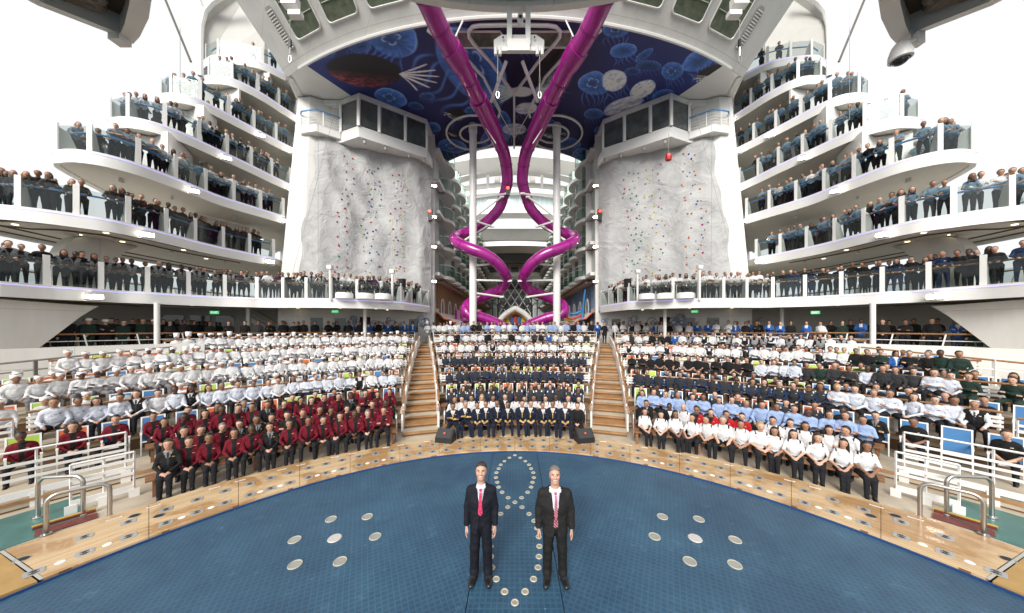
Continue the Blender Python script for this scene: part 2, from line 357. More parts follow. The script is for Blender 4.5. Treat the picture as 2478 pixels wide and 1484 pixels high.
# ================================================================== the setting: sea, stage, ring, terrace
m = MB(); m.add([(-6000,-6000,-22),(6000,-6000,-22),(6000,6000,-22),(-6000,6000,-22)], [(0,1,2,3)])
tag(m.build('sea', SEA), kind='structure')
IA, IB = 8.42, 9.53; OA, OB = 10.25, 10.94       # inner and outer ellipse of the wooden ring
def ell(a, b, th, z=0.0):      # point of the ellipse seen under the bearing th
    t = math.radians(th); s, c = math.sin(t), math.cos(t); r = 1/math.sqrt((s/a)**2+(c/b)**2); return Vector((r*s, r*c, z))
base = MB(); base.prism([pol(12.0, t) for t in range(-180, 180, 4)], -.5, -.03); tag(base.build('stage_base', RECESSDK), kind='structure')
stage = bpy.data.objects.new('stage_floor', None); COL.objects.link(stage); tag(stage, kind='structure')
def stagepart(x0, x1, matl, nm):
    top = []
    xs = np.linspace(x0, x1, 40)
    for x in xs: top.append((x, IB*math.sqrt(max(0, 1-(x/IA)**2))-.004))
    poly = top[::-1]+[(x, -IB*math.sqrt(max(0, 1-(x/IA)**2))*.55) for x in xs]
    MB().prism(poly, -.02, 0.0).build(nm, matl, stage)
stagepart(-.685, .685, BLUE_C, 'centre_panel'); stagepart(-IA+.01, -.70, BLUE_L, 'side_panel'); stagepart(.70, IA-.01, BLUE_R, 'side_panel')
e = MB(); pts = [ell(IA+.0, IB+.0, t) for t in range(-100, 101, 2)]
e.sweep([(p.x,p.y) for p in pts], [(-.012,-.02),(-.012,.035),(.012,.035),(.012,-.02)]); e.build('edge_strip', BLUEEDGE, stage)
# lights let into the stage
ringm = MB(); ringm.lathe((0,0,0), [(.033,.003),(.042,.010),(.053,.010),(.060,.0)], 14); ringm.mi = 1; ringm.lathe((0,0,0), [(.0,.004),(.034,.004)], 14)
LENS = mat('light lens', (.30,.27,.19), .25); RING = mat('cream light ring', (.42,.40,.33), .45)
small = ringm.mesh('floor_light', [RING, LENS])
big = MB(); big.lathe((0,0,0), [(.090,.003),(.093,.012),(.104,.012),(.108,.0)], 22); big.mi = 1; big.lathe((0,0,0), [(.0,.004),(.091,.004)], 22)
LENS2 = mat('grey light lens', (.30,.30,.27), .2, noise=.2, nscale=40); big = big.mesh('floor_light', [RING, LENS2])
stl = MB(); stl.lathe((0,0,0), [(0,.012),(.112,.012),(.122,0)], 22); stl = stl.mesh('steel_cover', mat('pale steel cover', (.50,.49,.46), .4, noise=.1, nscale=30))
z8 = lambda u, v: (826+.334*u, 988.5+.334*v)
half = [(1218,358),(1182,383),(1155,409),(1140,437),(1124,466),(1120,502),(1130,536),(1140,571),(1165,608),(1209,648),(1206,716),(1155,765),(1118,815),(1098,868),(1085,930),(1080,1000),(1083,1075),(1090,1153),(1122,1237),(1183,1328)]
for u, v in half:
    p = onz(*z8(u, v), 0)
    for s in (1, -1): o = link('floor_light', small, stage); o.location = (-s*abs(p.x), p.y, .001)
for u, v in ((1265,340),(1270,681),(1277,1407)):
    p = onz(*z8(u, v), 0); o = link('floor_light', small, stage); o.location = (0, p.y, .001)
for i, (x, y) in enumerate([(801,1257),(889,1251),(713,1307),(908,1299),(714,1367),(823,1359),(810,1303)]):
    p = onz(x, y, 0)
    for s in (1, -1): o = link('steel_cover' if i == 6 else 'floor_light', stl if i == 6 else big, stage); o.location = (s*p.x, p.y, .001)
# the wooden ring round the stage
walk = bpy.data.objects.new('wooden_walkway', None); COL.objects.link(walk); tag(walk, kind='structure')
SEAMS = [0,6.6,14.2,21.0,28.8,35.7,42.7,50.7,59.6]
plate = MB(); 
n8 = [(-.075,-.10),(.075,-.10),(.10,-.075),(.10,.075),(.075,.10),(-.075,.10),(-.10,.075),(-.10,-.075)]
plate.prism(n8, 0, .006); plate.mi = 1
for dy in (-.036, .036):
    for k in range(2):
        plate.lathe((0, dy, .006), [(.022,.0015),(.034,.0015)], 10) if k == 0 else None
    plate.prism([(-.05,dy-.012),(.05,dy-.012),(.05,dy+.012),(-.05,dy+.012)], .0062, .0072)
plateme = plate.mesh('vent_plate', [mat('dull steel plate', (.42,.42,.41), .35, .3, noise=.15, nscale=40), RECESSDK])
ov = MB(); ov.lathe((0,0,0), [(0,.006),(.05,.006),(.058,0)], 14); ovme = ov.mesh('round_cover', WPLAST)
hole = MB(); hole.lathe((0,0,0), [(0,.002),(.075,.002)], 16); hole.mi = 1; hole.lathe((0,0,0), [(.075,.002),(.085,.006),(.092,0)], 16); holeme = hole.mesh('drain_opening', [RECESSDK, STEEL])
slot = MB(); slot.box((0,0,.004), (.20,.03,.008)); slot.mi = 1; slot.box((0,0,.0085), (.16,.008,.002)); slotme = slot.mesh('slot_cover', [WPLAST, RECESSDK])
def ringpt(th, f, z): return ell(IA, IB, th, z).lerp(ell(OA, OB, th, z), f)
for sgn in (-1, 1):
    for i in range(len(SEAMS)-1):
        a, b = SEAMS[i]*sgn, SEAMS[i+1]*sgn
        sl = lambda t, f: t-(2.1*sgn*(1-f)*max(0, (abs(t)-52)/7.6) if i == 7 else 0)      # the last panel ends on a slant
        for f0, f1 in ((.02,.40),(.406,1.0)):
            k = MB(); n = 6; g = .025*sgn; vs = []
            for j in range(n+1):
                t = a+g+(b-a-2*g)*j/n
                for f, z in ((f0,-.02),(f1,-.02),(f1,.06),(f0,.06)): vs.append(ringpt(sl(t, f), f, z))
            fs = [(j*4+q, j*4+(q+1) % 4, j*4+4+(q+1) % 4, j*4+4+q) for j in range(n) for q in range(4)]+[(3,2,1,0),(n*4,n*4+1,n*4+2,n*4+3)]
            k.add(vs, fs); pn = k.build('deck_panel', TEAK, walk)
            outer = f0 > .3
            spots = [.17,.5,.83]
            for s_i, s in enumerate(spots):
                t = a+(b-a)*s
                if i == 7 and outer and s_i == 2: continue
                p = ringpt(t, .62 if outer else .22, .0605); o = link('vent_plate', plateme, pn); o.location = p; o.rotation_euler = (0,0,-math.radians(t))
                if outer and s_i != 1:
                    p = ringpt(t+1.0*sgn, .86, .0605); o = link('slot_cover', slotme, pn); o.location = p; o.rotation_euler = (0,0,-math.radians(t))
                if not outer and i >= 3 and s_i < 2:
                    p = ringpt(a+(b-a)*(s+.165), .22, .0605); o = link('round_cover', ovme, pn); o.location = p
            if outer and i >= 6:
                p = ringpt(a+(b-a)*(.12 if i == 7 else .9), .75 if i == 7 else .5, .0605); o = link('drain_opening', holeme, pn); o.location = p
                if i == 7: p = ringpt(a+(b-a)*.9, .62, .0605); o = link('drain_opening', holeme, pn); o.location = p
    # the ochre deck beyond the last panel, and the pale joint strip
    vs = [ringpt(57.9*sgn, 0.02, .055), ringpt(59.95*sgn, 1.05, .055), Vector((13.5*sgn, 4.6, .055)), Vector((13.5*sgn, -3, .055)), Vector((8.6*sgn, -3, .055)), ell(IA+.1, IB+.1, 75*sgn, .055), ell(IA+.1,IB+.1,62*sgn,.055)]
    tag(MB().plate(vs, (0,0,-.08)).build('side_deck', OCHRE), kind='structure')
    j = MB(); j.bar(ringpt(57.65*sgn, .02, .058), ringpt(59.72*sgn, 1.0, .058), .035, .01); j.build('joint_strip', GREYW, walk)
# seating terrace: beige floors on brown risers
TIER = [(0.0,10.6,12.6),(.20,12.6,14.9),(.69,14.9,17.3),(1.24,17.3,19.7),(1.78,19.7,22.1),(2.33,22.1,24.4)]
ter = bpy.data.objects.new('seating_terrace', None); COL.objects.link(ter); tag(ter, kind='structure')
TH = 70
for z, r0, r1 in TIER:
    k = MB(); k.arc(r0, r1+.02, -TH, TH, z-.16, z, 70); k.build('tier_floor', CONC, ter)
    if z > 0:
        k = MB(); zb = [t[0] for t in TIER if t[0] < z][-1]
        k.arc(r0+.02, r0+.12, -TH, TH, zb-.05, z-.02, 70); k.build('tier_riser', BROWN, ter)
        k = MB(); k.arc(r0-.025, r0+.03, -TH, TH, z-.055, z+.004, 70); k.build('step_nosing', STEPW, ter)
PZ = 2.62
k = MB(); k.arc(24.42, 29.5, -58, 58, PZ-.2, PZ, 60); tag(k.build('promenade_floor', CONC), kind='structure')
k = MB(); k.arc(24.40, 24.5, -TH, TH, 2.2, PZ-.003, 60); k.build('tier_riser', BROWN, ter)
k = MB(); k.box((0,62,PZ-.15), (15.2,66,.28)); tag(k.build('boardwalk_floor', STEPW), kind='structure')
# section boundaries (bearing of the aisles at a radius)
def edgeC(r): return 14.0+(15.9-14.0)*(r-11)/13.5
def edgeS(r): return 21.0+(17.7-21.0)*(r-11)/13.5
# ------------------------------------------------------------------ aisle stairs
for sgn, nm in ((-1,'left'),(1,'right')):
    st = thing('aisle_stairs', f'straight beige and wood stairs climbing between the centre seats and the {nm} seats', 'stairs')
    N = 22
    for i in range(N):
        r0 = 11.55+(24.42-11.55)*i/N; r1 = 11.55+(24.42-11.55)*(i+1)/N; z = PZ*(i+1)/N
        a, b = edgeC((r0+r1)/2)*sgn+.25*sgn, edgeS((r0+r1)/2)*sgn-.25*sgn
        k = MB(); k.mi = 0; k.arc(r0-.02, r1, a, b, z-.045, z, 4); k.mi = 1; k.arc(r0+.005, r0+.05, a, b, z-.14, z-.046, 4); k.mi = 2; k.arc(r0-.026, r0+.10, a, b, z-.05, z+.003, 4)
        k.build('step', [STEPW if i % 2 else CONC, BROWN, STEPW], st)
# ------------------------------------------------------------------ benches and rails
def bench(row, r, z, a, b, label, back=True, ends=True):
    t = thing('bench', label, 'bench', 'benches of the seating terrace')
    for q in (-.17, 0, .17):
        k = MB(); k.arc(r+q-.075, r+q+.075, a, b, z+.40, z+.44); k.build('seat_slat', BENCHW, t)
    n = max(2, int(abs(b-a)*math.pi/180*r/1.6))
    for i in range(n+1):
        th = a+(b-a)*(i+.08)/(n+.16); k = MB(); p = pol(r, th, z+.2); k.box(p, (.07,.34,.399), -math.radians(th)); k.build('leg', BENCHW if not back else WHITE2, t)
    if back:
        for h in (.50,.62,.74):
            k = MB(); k.arc(r+.33, r+.355, a, b, z+h, z+h+.075); k.build('back_slat', WHITE2, t)
        k = MB(); P = [pol(r+.35, a+(b-a)*i/40, z+.94) for i in range(41)]; k.tube(P, .036, 8); k.build('rail', TEAKRAIL, t, 'auto')
        for i in range(n+1):
            th = a+(b-a)*(i+.04)/(n+.08); k = MB(); k.bar(pol(r+.375,th,z), pol(r+.375,th,z+.91), .05, .05); k.build('post', WHITE2, t)
    return t
ROWS = {1:(11.15,0.0),2:(12.15,0.0),3:(13.30,.20),4:(14.30,.20),5:(15.45,.69),6:(16.65,.69),7:(17.85,1.24),8:(19.10,1.24),9:(20.25,1.78),10:(21.5,1.78),11:(22.62,2.33),12:(23.72,2.33)}
LEND = {1:51,2:49.5,3:51,4:60,5:58.5,6:61,7:60.5,8:60,9:57.3,10:55,11:49.6,12:46}
ROWN = {i: ORD[i-1] for i in range(1,13)}; ROWN[1] = 'front'
for row in (1,2,3,5,7,9,11):
    r, z = ROWS[row]; bk = row >= 5
    bench(row, r, z, -edgeC(r)+.5, edgeC(r)-.5, f'long {"white slatted" if bk else "wooden"} bench, {ROWN[row]} row of the centre seats', bk)
    for sgn, nm in ((-1,'left'),(1,'right')):
        bench(row, r, z, sgn*(edgeS(r)+.5), sgn*LEND[row], f'curved {"white slatted" if bk else "wooden"} bench, {ROWN[row]} row of the {nm} seats', bk)
k = MB(); P = [pol(24.35, -edgeC(24)+2*edgeC(24)*i/30, PZ+.96) for i in range(31)]
def backrail(a, b, label):
    t = thing('guard_rail', label, 'railing', 'rails along the back of the terrace')
    k = MB(); k.tube([pol(24.38, a+(b-a)*i/40, PZ+.95) for i in range(41)], .035, 8); k.build('rail', TEAKRAIL, t, 'auto')
    for h in (.25,.5,.74):
        k = MB(); k.tube([pol(24.38, a+(b-a)*i/40, PZ+h) for i in range(41)], .018, 5); k.build('bar', WHITE2, t)
    n = int(abs(b-a)*.42/1.5)+2
    for i in range(n+1):
        th = a+(b-a)*i/n; k = MB(); k.bar(pol(24.40,th,PZ), pol(24.40,th,PZ+.93), .05, .05); k.build('post', WHITE2, t)
backrail(-15.2, 15.2, 'wood topped rail behind the last row of the centre seats')
backrail(-18.5, -46, 'wood topped rail behind the last row of the left seats'); backrail(18.5, 46, 'wood topped rail behind the last row of the right seats')
# white stepped end screens with wooden caps along the aisles
for sgn, nm in ((-1,'left'),(1,'right')):
    for side in ('centre','outer'):
        for i in range(6):
            z, r0, r1 = TIER[i]; r0 = max(r0, 11.7)
            th = sgn*(edgeC(r0)+.05) if side == 'centre' else sgn*(edgeS(r0)-.05)
            th1 = sgn*(edgeC(r1)+.05) if side == 'centre' else sgn*(edgeS(r1)-.05)
            zn = TIER[i+1][0] if i < 5 else PZ
            t = thing('aisle_screen', f'white wood-capped screen, {side} side of the {nm} stairs, {nth(i)} from the bottom', 'screen', 'white screens beside the stairs')
            ra = r0+.25; rb = r1-.1
            A = [pol(ra,th,z+.05), pol(rb-.35,th1,z+.1), pol(rb,th1,z+.35), pol(rb,th1,zn+.62), pol(rb-.5,th1,zn+.66), pol(ra+.3,th,z+.62), pol(ra,th,z+.5)]
            d = pol(1, th+90*sgn); k = MB(); k.plate(A, d*(.06 if side == 'centre' else -.06)); k.build('panel', WHITE2, t)
            k = MB(); k.bar(pol(ra+.25,th,z+.67), pol(rb-.15,th1,zn+.71), .09, .05); k.build('cap', TEAKRAIL, t)
# ------------------------------------------------------------------ sling deck chairs
def chair_meshes():
    out = {}
    f = MB()
    for x in (-.27,.27):
        f.bar((x,.30,.0),(x,.13,.40),.035,.03); f.bar((x,-.30,.0),(x,-.30,.62),.035,.03); f.bar((x,-.32,.62),(x,.30,.62),.05,.03); f.bar((x,.12,.38),(x,.38,1.0),.035,.03); f.bar((x,-.30,.40),(x,.13,.38),.035,.03)
    f.bar((-.29,.385,1.0),(.29,.385,1.0),.035,.035); f.bar((-.27,-.30,.40),(.27,-.30,.40),.03,.03)
    out['frame'] = f.mesh('frame', WPLAST)
    for c, mt in SLINGS.items():
        b = MB(); b.plate([(-.252,.135,.41),(.252,.135,.41),(.252,.365,.985),(-.252,.365,.985)], (0,.012,-.004)); out['back_'+c] = b.mesh('back', mt)
        s = MB(); s.plate([(-.252,-.285,.40),(.252,-.285,.40),(.252,.125,.385),(-.252,.125,.385)], (0,0,.012)); out['seat_'+c] = s.mesh('seat', mt)
    return out
CHM = chair_meshes()
CHAIRPOS = {}
def place_chairs(row, a, b, secname, pitch):
    r, z = ROWS[row]; n = max(1, int(abs(b-a)*math.pi/180*r/pitch)); L = []
    for i in range(n):
        th = a+(b-a)*(i+.5)/n; c = 'blue' if th > 53 else random.choice(['blue','orange','lime','lime','orange','blue'])
        ref = 'left end' if secname == 'centre' else 'stairs'
        o = thing('deck_chair', f'{c} sling chair, {nth(i)} from the {ref}, {ROWN[row]} row, {secname} seats', 'chair', 'sling chairs on the terrace', pol(r, th, z), -math.radians(th))
        o.scale = (.86,.95,1); link('frame', CHM['frame'], o); link('back', CHM['back_'+c], o); link('seat', CHM['seat_'+c], o); L.append(th)
    CHAIRPOS[(row, secname)] = L
for row in (4,6,8,10,12):
    r, z = ROWS[row]; p = .66 if row < 12 else .8
    place_chairs(row, -edgeC(r)+1.2, edgeC(r)-1.2, 'centre', p)
    place_chairs(row, -edgeS(r)-1.2, -LEND[row], 'left', p); place_chairs(row, edgeS(r)+1.2, LEND[row], 'right', p)
# ------------------------------------------------------------------ guards, steel rails, teal pool corner
def guard(r, a, b, z, label, h=1.1, wood=False):
    t = thing('guard_rail', label, 'railing', 'white guard rails at the terrace ends')
    P = lambda zz: [pol(r, a+(b-a)*i/14, zz) for i in range(15)]
    k = MB(); k.tube(P(z+h), .024 if not wood else .035, 6); k.build('rail', TEAKRAIL if wood else WHITE2, t)
    for q in (.42,.58,.74):
        k = MB(); k.arc(r-.012, r+.012, a, b, z+q, z+q+.06, 10); k.build('slat', WHITE2, t)
    k = MB(); k.arc(r-.015, r+.015, a, b, z+.04, z+.18, 10); k.build('kick_plate', WHITE2, t)
    for th in (a, (a+b)/2, b):
        k = MB(); k.bar(pol(r+.02,th,z-.25), pol(r+.02,th,z+h), .035, .02); k.box(pol(r-.02,th,z-.08), (.16,.02,.34), -math.radians(th)); k.build('post', WHITE2, t)
for s, nm in ((-1,'left'),(1,'right')):
    guard(11.4, s*51.8, s*56.0, .1, f'short white guard rail at the {nm} end of the front bench', .95)
    guard(12.62, s*52.4, s*63.5, .22, f'long white guard rail before the sling chairs at the far {nm}', 1.06)
    guard(14.95, s*59.2, s*66, .70, f'white guard rail at the far {nm} end of the fifth row', .95, True)
    k = MB(); a = [pol(10.75,s*55), pol(12.45,s*55.5), pol(12.45,s*76), pol(10.4,s*76), pol(10.55,s*66)]
    tag(MB().plate([p+Vector((0,0,.012)) for p in a], (0,0,-.05)).build('pool_corner', TEAL), kind='structure')
    st = thing('pool_step', f'red coated pool step with yellow edge at the {nm} end of the walkway', 'step')
    p = pol(10.85, s*56.2, .0); k = MB(); k.box(p, (.7,.3,.04), -math.radians(s*56)); k.build('tread', REDCOAT, st)
    k = MB(); k.box(pol(11.1, s*56.3, .03), (.72,.05,.06), -math.radians(s*56)); k.build('riser', REDCOAT, st); k = MB(); k.box(pol(11.14, s*56.3, .065), (.74,.05,.02), -math.radians(s*56)); k.build('edge', YELLOW, st)
    for (x0, y0, x1, y1, hh, q) in ((-9.95,6.25,-9.15,6.35,.84,'farther'),(-8.95,5.72,-8.45,6.25,.76,'nearer')):
        A = Vector((s*abs(x0), y0, 0)); B = Vector((s*abs(x1), y1, 0)); R = .16
        P = [A, A+Vector((0,0,hh-R))]+[A+Vector((0,0,hh-R))+(B-A).normalized()*(R*(1-math.cos(t)))+Vector((0,0,R*math.sin(t))) for t in np.linspace(.2,math.pi/2,6)]
        P2 = [B, B+Vector((0,0,hh-R))]+[B+Vector((0,0,hh-R))+(A-B).normalized()*(R*(1-math.cos(t)))+Vector((0,0,R*math.sin(t))) for t in np.linspace(.2,math.pi/2,6)]
        t = thing('pool_handrail', f'bent steel pool handrail at the {nm} end of the walkway, {q} from the middle of the stage'.replace('farther from the middle of the stage','the outer one').replace('nearer from the middle of the stage','the inner one'), 'handrail', 'steel handrails at the pool steps')
        k = MB(); k.tube(P+P2[::-1], .034, 12); k.build('tube', STEEL, t, 'auto')
        for c in (A, B): k = MB(); k.lathe((c.x,c.y,.02), [(0,.02),(.07,.02),(.075,0)], 12); k.build('foot_flange', STEEL, t)
    for th in (13.2, 21.6):
        k = MB(); A = pol(11.25, s*th, 0); k.tube([A, A+Vector((0,0,.8)), A+pol(.06,s*th,.88), A+pol(.2,s*th,.9)], .032, 10)
        o = k.build('hand_post', STEEL, None, 'auto'); tag(o, f'short steel post at the {"inner" if th < 15 else "outer"} foot of the {nm} stairs', 'post')
# monitor speakers before the officers' bench
for s, nm in ((-1,'left'),(1,'right')):
    c = pol(10.55, s*13.0, .06); t = thing('stage_speaker', f'black wedge monitor speaker at the {nm} end of the centre front bench', 'speaker', None, c, -math.radians(s*13)+s*.45)
    k = MB(); A = [(-.30,-.20,0),(-.30,.20,0),(-.30,.20,.16),(-.30,.05,.42),(-.30,-.20,.16)]; k.plate(A, (.60,0,0)); k.build('cabinet', DARK, t)
    k = MB(); k.plate([(-.26,-.205,.175),(.26,-.205,.175),(.26,.035,.422),(-.26,.035,.422)], (0,-.008,.008)); k.build('grille', mat('speaker grille', (.03,.03,.031), .7, noise=.3, nscale=80), t)
    k = MB(); k.plate([(-.03,-.11,.283),(.03,-.11,.283),(.03,-.07,.324),(-.03,-.07,.324)], (0,-.014,.012)); k.build('badge', mat('orange badge', (.7,.09,.02), .5), t)
# ================================================================== superstructure
DZ = {'A':5.7,'B':8.8,'C':11.9,'D':15.0,'E':18.1,'F':21.2,'G':24.3}
DN = {'A':'lowest','B':'second','C':'third','D':'fourth','E':'fifth','F':'sixth','G':'topmost'}
FRONT = {   # front edges traced in the photograph (units of .334 px), inner end first
 'G':[(2070,540),(1920,465),(1800,430),(1640,410),(1520,418)],
 'F':[(2160,850),(2020,760),(1900,680),(1750,600),(1640,560),(1560,555),(1485,570)],
 'E':[(2150,1090),(2000,1015),(1850,935),(1700,855),(1550,775),(1400,705),(1280,680),(1180,685),(1140,700)],
 'D':[(2110,1340),(2000,1290),(1800,1190),(1600,1095),(1400,1000),(1250,935),(1100,885),(950,855),(840,858),(800,885)],
 'C':[(2060,1569),(1850,1504),(1600,1425),(1400,1345),(1200,1265),(1000,1190),(850,1145),(700,1110),(550,1090),(445,1095),(408,1125)],
 'B':[(1990,1869),(1800,1834),(1500,1769),(1200,1689),(1000,1639),(800,1594),(570,1559),(400,1534),(200,1509),(0,1489),(-250,1473)],
 'A':[(3108,2218),(2990,2200),(2847,2183),(2400,2166),(1950,2164),(1800,2159),(1600,2152),(1450,2144),(1250,2132),(1050,2119),(850,2109),(600,2089),(370,2074),(0,2044),(-250,2030)]}
BACK = {'G':[(-24.3,24.0),(-24.4,30)],'F':[(-22.6,22.8),(-23.2,25),(-23.4,30)],'E':[(-22.6,20.6),(-23.2,23),(-23.4,30)],'D':[(-22.7,18.2),(-23.4,21),(-23.6,30)],
 'C':[(-22.4,16.0),(-23.5,19),(-23.9,30)],'B':[(-21.6,9.2),(-22.9,10.2),(-23.9,13),(-24.5,18),(-24.5,30)],'A':[(-20.8,8.6),(-22.6,9.5),(-24,13),(-24.6,18),(-24.6,30)]}
DECKPATH = {}
for dk, pts in FRONT.items():
    P = [onz(u*.334, v*.334, DZ[dk]) for u, v in pts]; P = [(p.x, p.y) for p in P]+BACK[dk]
    DECKPATH[dk] = smoothpath(P, .3)
# ---- side towers
TB = [(-7.05,26.2),(-15.0,21.0),(-16.3,20.6),(-17.5,22.6),(-20,25.6),(-23.0,29),(-23.0,95),(-7.75,95),(-7.75,29.2)]
TT = [(-7.05,26.4),(-15.0,22.0),(-16.0,22.1),(-17.6,24.6),(-20.2,27),(-23.0,30),(-23.0,95),(-7.75,95),(-7.75,29.2)]
TOWER = {}
for s, nm in ((-1,'left'),(1,'right')):
    t = thing('ship_tower', f'white {nm} superstructure tower behind the balconies, facing the stage', 'building'); TOWER[s] = t
    A = [Vector((-s*x, y, PZ-.1)) for x, y in TB]; M = [Vector((-s*x, y, 5.2)) for x, y in TB]; B = [Vector((-s*x, y, 20.9)) for x, y in TT]
    k = MB(); k.loft(A, M); k.build('lower_wall', WHITE, t)
    k = MB(); k.loft([p+Vector((0,0,.003)) for p in M], B); k.build('upper_wall', WHITE, t)
    k = MB(); k.loft([Vector((p.x,p.y,20.9)) for p in B[3:7]]+[Vector((s*15,95,20.9)), Vector((s*15,24.6,20.9))], [Vector((p.x,p.y,27)) for p in B[3:7]]+[Vector((s*15,95,27)), Vector((s*15,24.6,27))]); k.build('top_wall', WHITE, t)
    # windows, doors and painted swirls of the wall under the first balcony
    a = Vector((s*7.3, 26.04, 0)); b = Vector((s*15.0, 21.0, 0)); d = (b-a).normalized(); nrm = Vector((-s*abs(d.y), -abs(d.x), 0))*.02
    for f0, f1, z0, z1, mt, nm2 in ((.12,.20,PZ+.9,PZ+2.0,WINDK,'window'),(.52,.60,PZ+.05,PZ+2.1,RECESSDK,'doorway'),(.70,.78,PZ+.95,PZ+2.0,WINDK,'window'),(.86,.94,PZ+.95,PZ+2.0,WINDK,'window')):
        p, q = a.lerp(b, f0), a.lerp(b, f1); k = MB(); k.plate([p+Vector((0,0,z0)), q+Vector((0,0,z0)), q+Vector((0,0,z1)), p+Vector((0,0,z1))], nrm); k.build(nm2, mt, t)
    SW = MATS.get('blue swirl paint') or mat('blue swirl paint', (.20,.27,.42), .6)
    for i in range(26):
        f = random.choice([random.uniform(.02,.11), random.uniform(.22,.5), random.uniform(.62,.69)]); c = a.lerp(b, f)+Vector((0,0,PZ+random.uniform(1.1,2.0)))+nrm*1.2
        R = random.uniform(.12,.42); P = [c+d*(math.cos(g)*R*(1-g/14))+Vector((0,0,math.sin(g)*R*(1-g/14))) for g in np.linspace(0, random.uniform(4,8), 14)]
        k = MB(); k.tube(P, .035, 4); k.build('painted_swirl', SW, t)
# ---- balconies
POSTH = 1.27
def pillmesh():
    k = MB(); k.box((0,0,POSTH/2), (.17,.05,POSTH)); k.plate([(-.02,.026,.0),(-.02,.62,.0),(-.02,.30,.98),(-.02,.026,1.12)], (.04,0,0)); return k.mesh('post', WHITE2)
POSTME = pillmesh()
BALC = {}
def balcony(dk, s):
    z = DZ[dk]; nm = 'left' if s < 0 else 'right'
    path = [Vector((-s*p.x, p.y)) for p in DECKPATH[dk]]      # inner end -> tip -> back along the ship's side
    oin = -1 if s < 0 else 1                                   # inside of the deck lies to the right of travel on the left side
    t = thing('balcony', f'{DN[dk]} curved white balcony on the {nm} side with glass rail', 'balcony', f'curved balconies on the {nm} side'); BALC[(dk,s)] = (t, path)
    sgn = 1.0 if s < 0 else -1.0                               # +offset = inside
    inner = {'A':[(-7.3,26.3)],'B':[(-17.2,22.6)],'C':[(-17.3,23.0)],'D':[(-17.3,23.7)],'E':[(-17.4,24.2)],'F':[(-17.5,24.7)],'G':[(-17.8,25)]}[dk]
    if dk == 'A': inner = [(-16.2,25.6),(-7.4,29.2),(-7.3,26.6)]
    poly = [(p.x,p.y) for p in path]+[(-s*-19.2 if False else s*19.2, 30)]+[(s*abs(x), y) for x, y in inner]
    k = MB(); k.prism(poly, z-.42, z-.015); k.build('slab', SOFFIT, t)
    k = MB(); k.sweep(path, [(-.05*sgn,z-.56),(-.07*sgn,z+.03),(.12*sgn,z+.03),(.12*sgn,z-.50)]); k.build('fascia', WHITE2, t, 'auto')
    k = MB(); k.sweep(path, [(-.085*sgn,z-.075),(-.085*sgn,z-.045),(-.066*sgn,z-.045),(-.066*sgn,z-.075)]); k.build('light_strip', LED, t)
    if dk in 'AB':
        k = MB(); q = offset(path, .5*sgn); k.sweep(q, [(-.05,z-.47),(-.05,z-.424),(.05,z-.424),(.05,z-.47)]); k.build('wood_trim', BROWN, t)
        q = offset(path, 1.6*sgn); k = MB(); k.sweep(q[4:], [(-.05,z-.47),(-.05,z-.424),(.05,z-.424),(.05,z-.47)]); k.build('wood_trim', BROWN, t)
    pp = resample(path, 1.42)
    if dk != 'A': pp[0] = pp[0].lerp(pp[1], .04)
    hr = offset(resample(path, .45), .34*sgn); k = MB(); k.tube([Vector((p.x,p.y,z+1.0)) for p in hr], .045, 7); k.build('handrail', TEAKRAIL if dk == 'A' else BLUERAIL, t, 'auto')
    for i in range(len(pp)):
        d = (pp[min(i+1,len(pp)-1)]-pp[max(0,i-1)]).normalized(); n = Vector((d.y,-d.x))*sgn     # inward
        o = link('post', POSTME, t); o.location = (pp[i].x+n.x*.03, pp[i].y+n.y*.03, z+.03); o.rotation_euler = (0,0,math.atan2(n.y,n.x)-math.pi/2)
        if i < len(pp)-1:
            a, b = pp[i], pp[i+1]; dd = (b-a).normalized(); a2 = a+dd*.10; b2 = b-dd*.10; k = MB()
            k.plate([(a2.x,a2.y,z+.05),(b2.x,b2.y,z+.05),(b2.x,b2.y,z+1.17),(a2.x,a2.y,z+1.17)], (n.x*.015,n.y*.015,0)); k.build('glass_panel', GLASS, t)
    # deckhouse wall behind the walk with dark sliding windows
    if dk not in 'AG':
        w = offset(path, 3.3*sgn); tip = min(p.y for p in path); L = [p for p in w[:int(len(path)*.5)] if p.y > (tip+2.6 if dk != 'B' else 19.5)]
        L = [p for p in L if abs(p.x) > 17.0]
        if len(L) > 3:
            k = MB(); k.sweep(L, [(0,z),(0,z+2.6),(.12*sgn,z+2.6),(.12*sgn,z)]); k.build('deckhouse_wall', WHITE2, t)
            R = resample(L, 1.7)
            for wi, (a, b) in enumerate(zip(R, R[1:])):
                if wi % 3 == 2: continue
                dd = (b-a).normalized(); n = Vector((dd.y,-dd.x))*(-.03*sgn); a2, b2 = a+dd*.12+n, b-dd*.12+n; k = MB()
                k.plate([(a2.x,a2.y,z+.15),(b2.x,b2.y,z+.15),(b2.x,b2.y,z+2.05),(a2.x,a2.y,z+2.05)], (n.x,n.y,0)); k.build('window', WINDK, t)
        # small ceiling lights under the slab and a vent
        for i in range(4):
            p = offset(path, 1.7*sgn)[min(len(path)-1, 6+i*7)]; k = MB(); k.cyl((p.x,p.y,z-.62),(p.x,p.y,z-.42),.07,8); k.build('soffit_light', WHITE2, t)
    if dk in 'AB':
        for i in range(9):
            p = offset(path, (1.0 if i % 2 else 2.3)*sgn)[min(len(path)-1, 8+i*5)]; k = MB(); k.cyl((p.x,p.y,z-.45),(p.x,p.y,z-.41),.09,8); k.build('downlight', mat('warm downlight', (1,.8,.5), .5, emit=2.0) if 'warm downlight' not in MATS else MATS['warm downlight'], t)
for s in (-1, 1):
    for dk in 'ABCDEFG': balcony(dk, s)
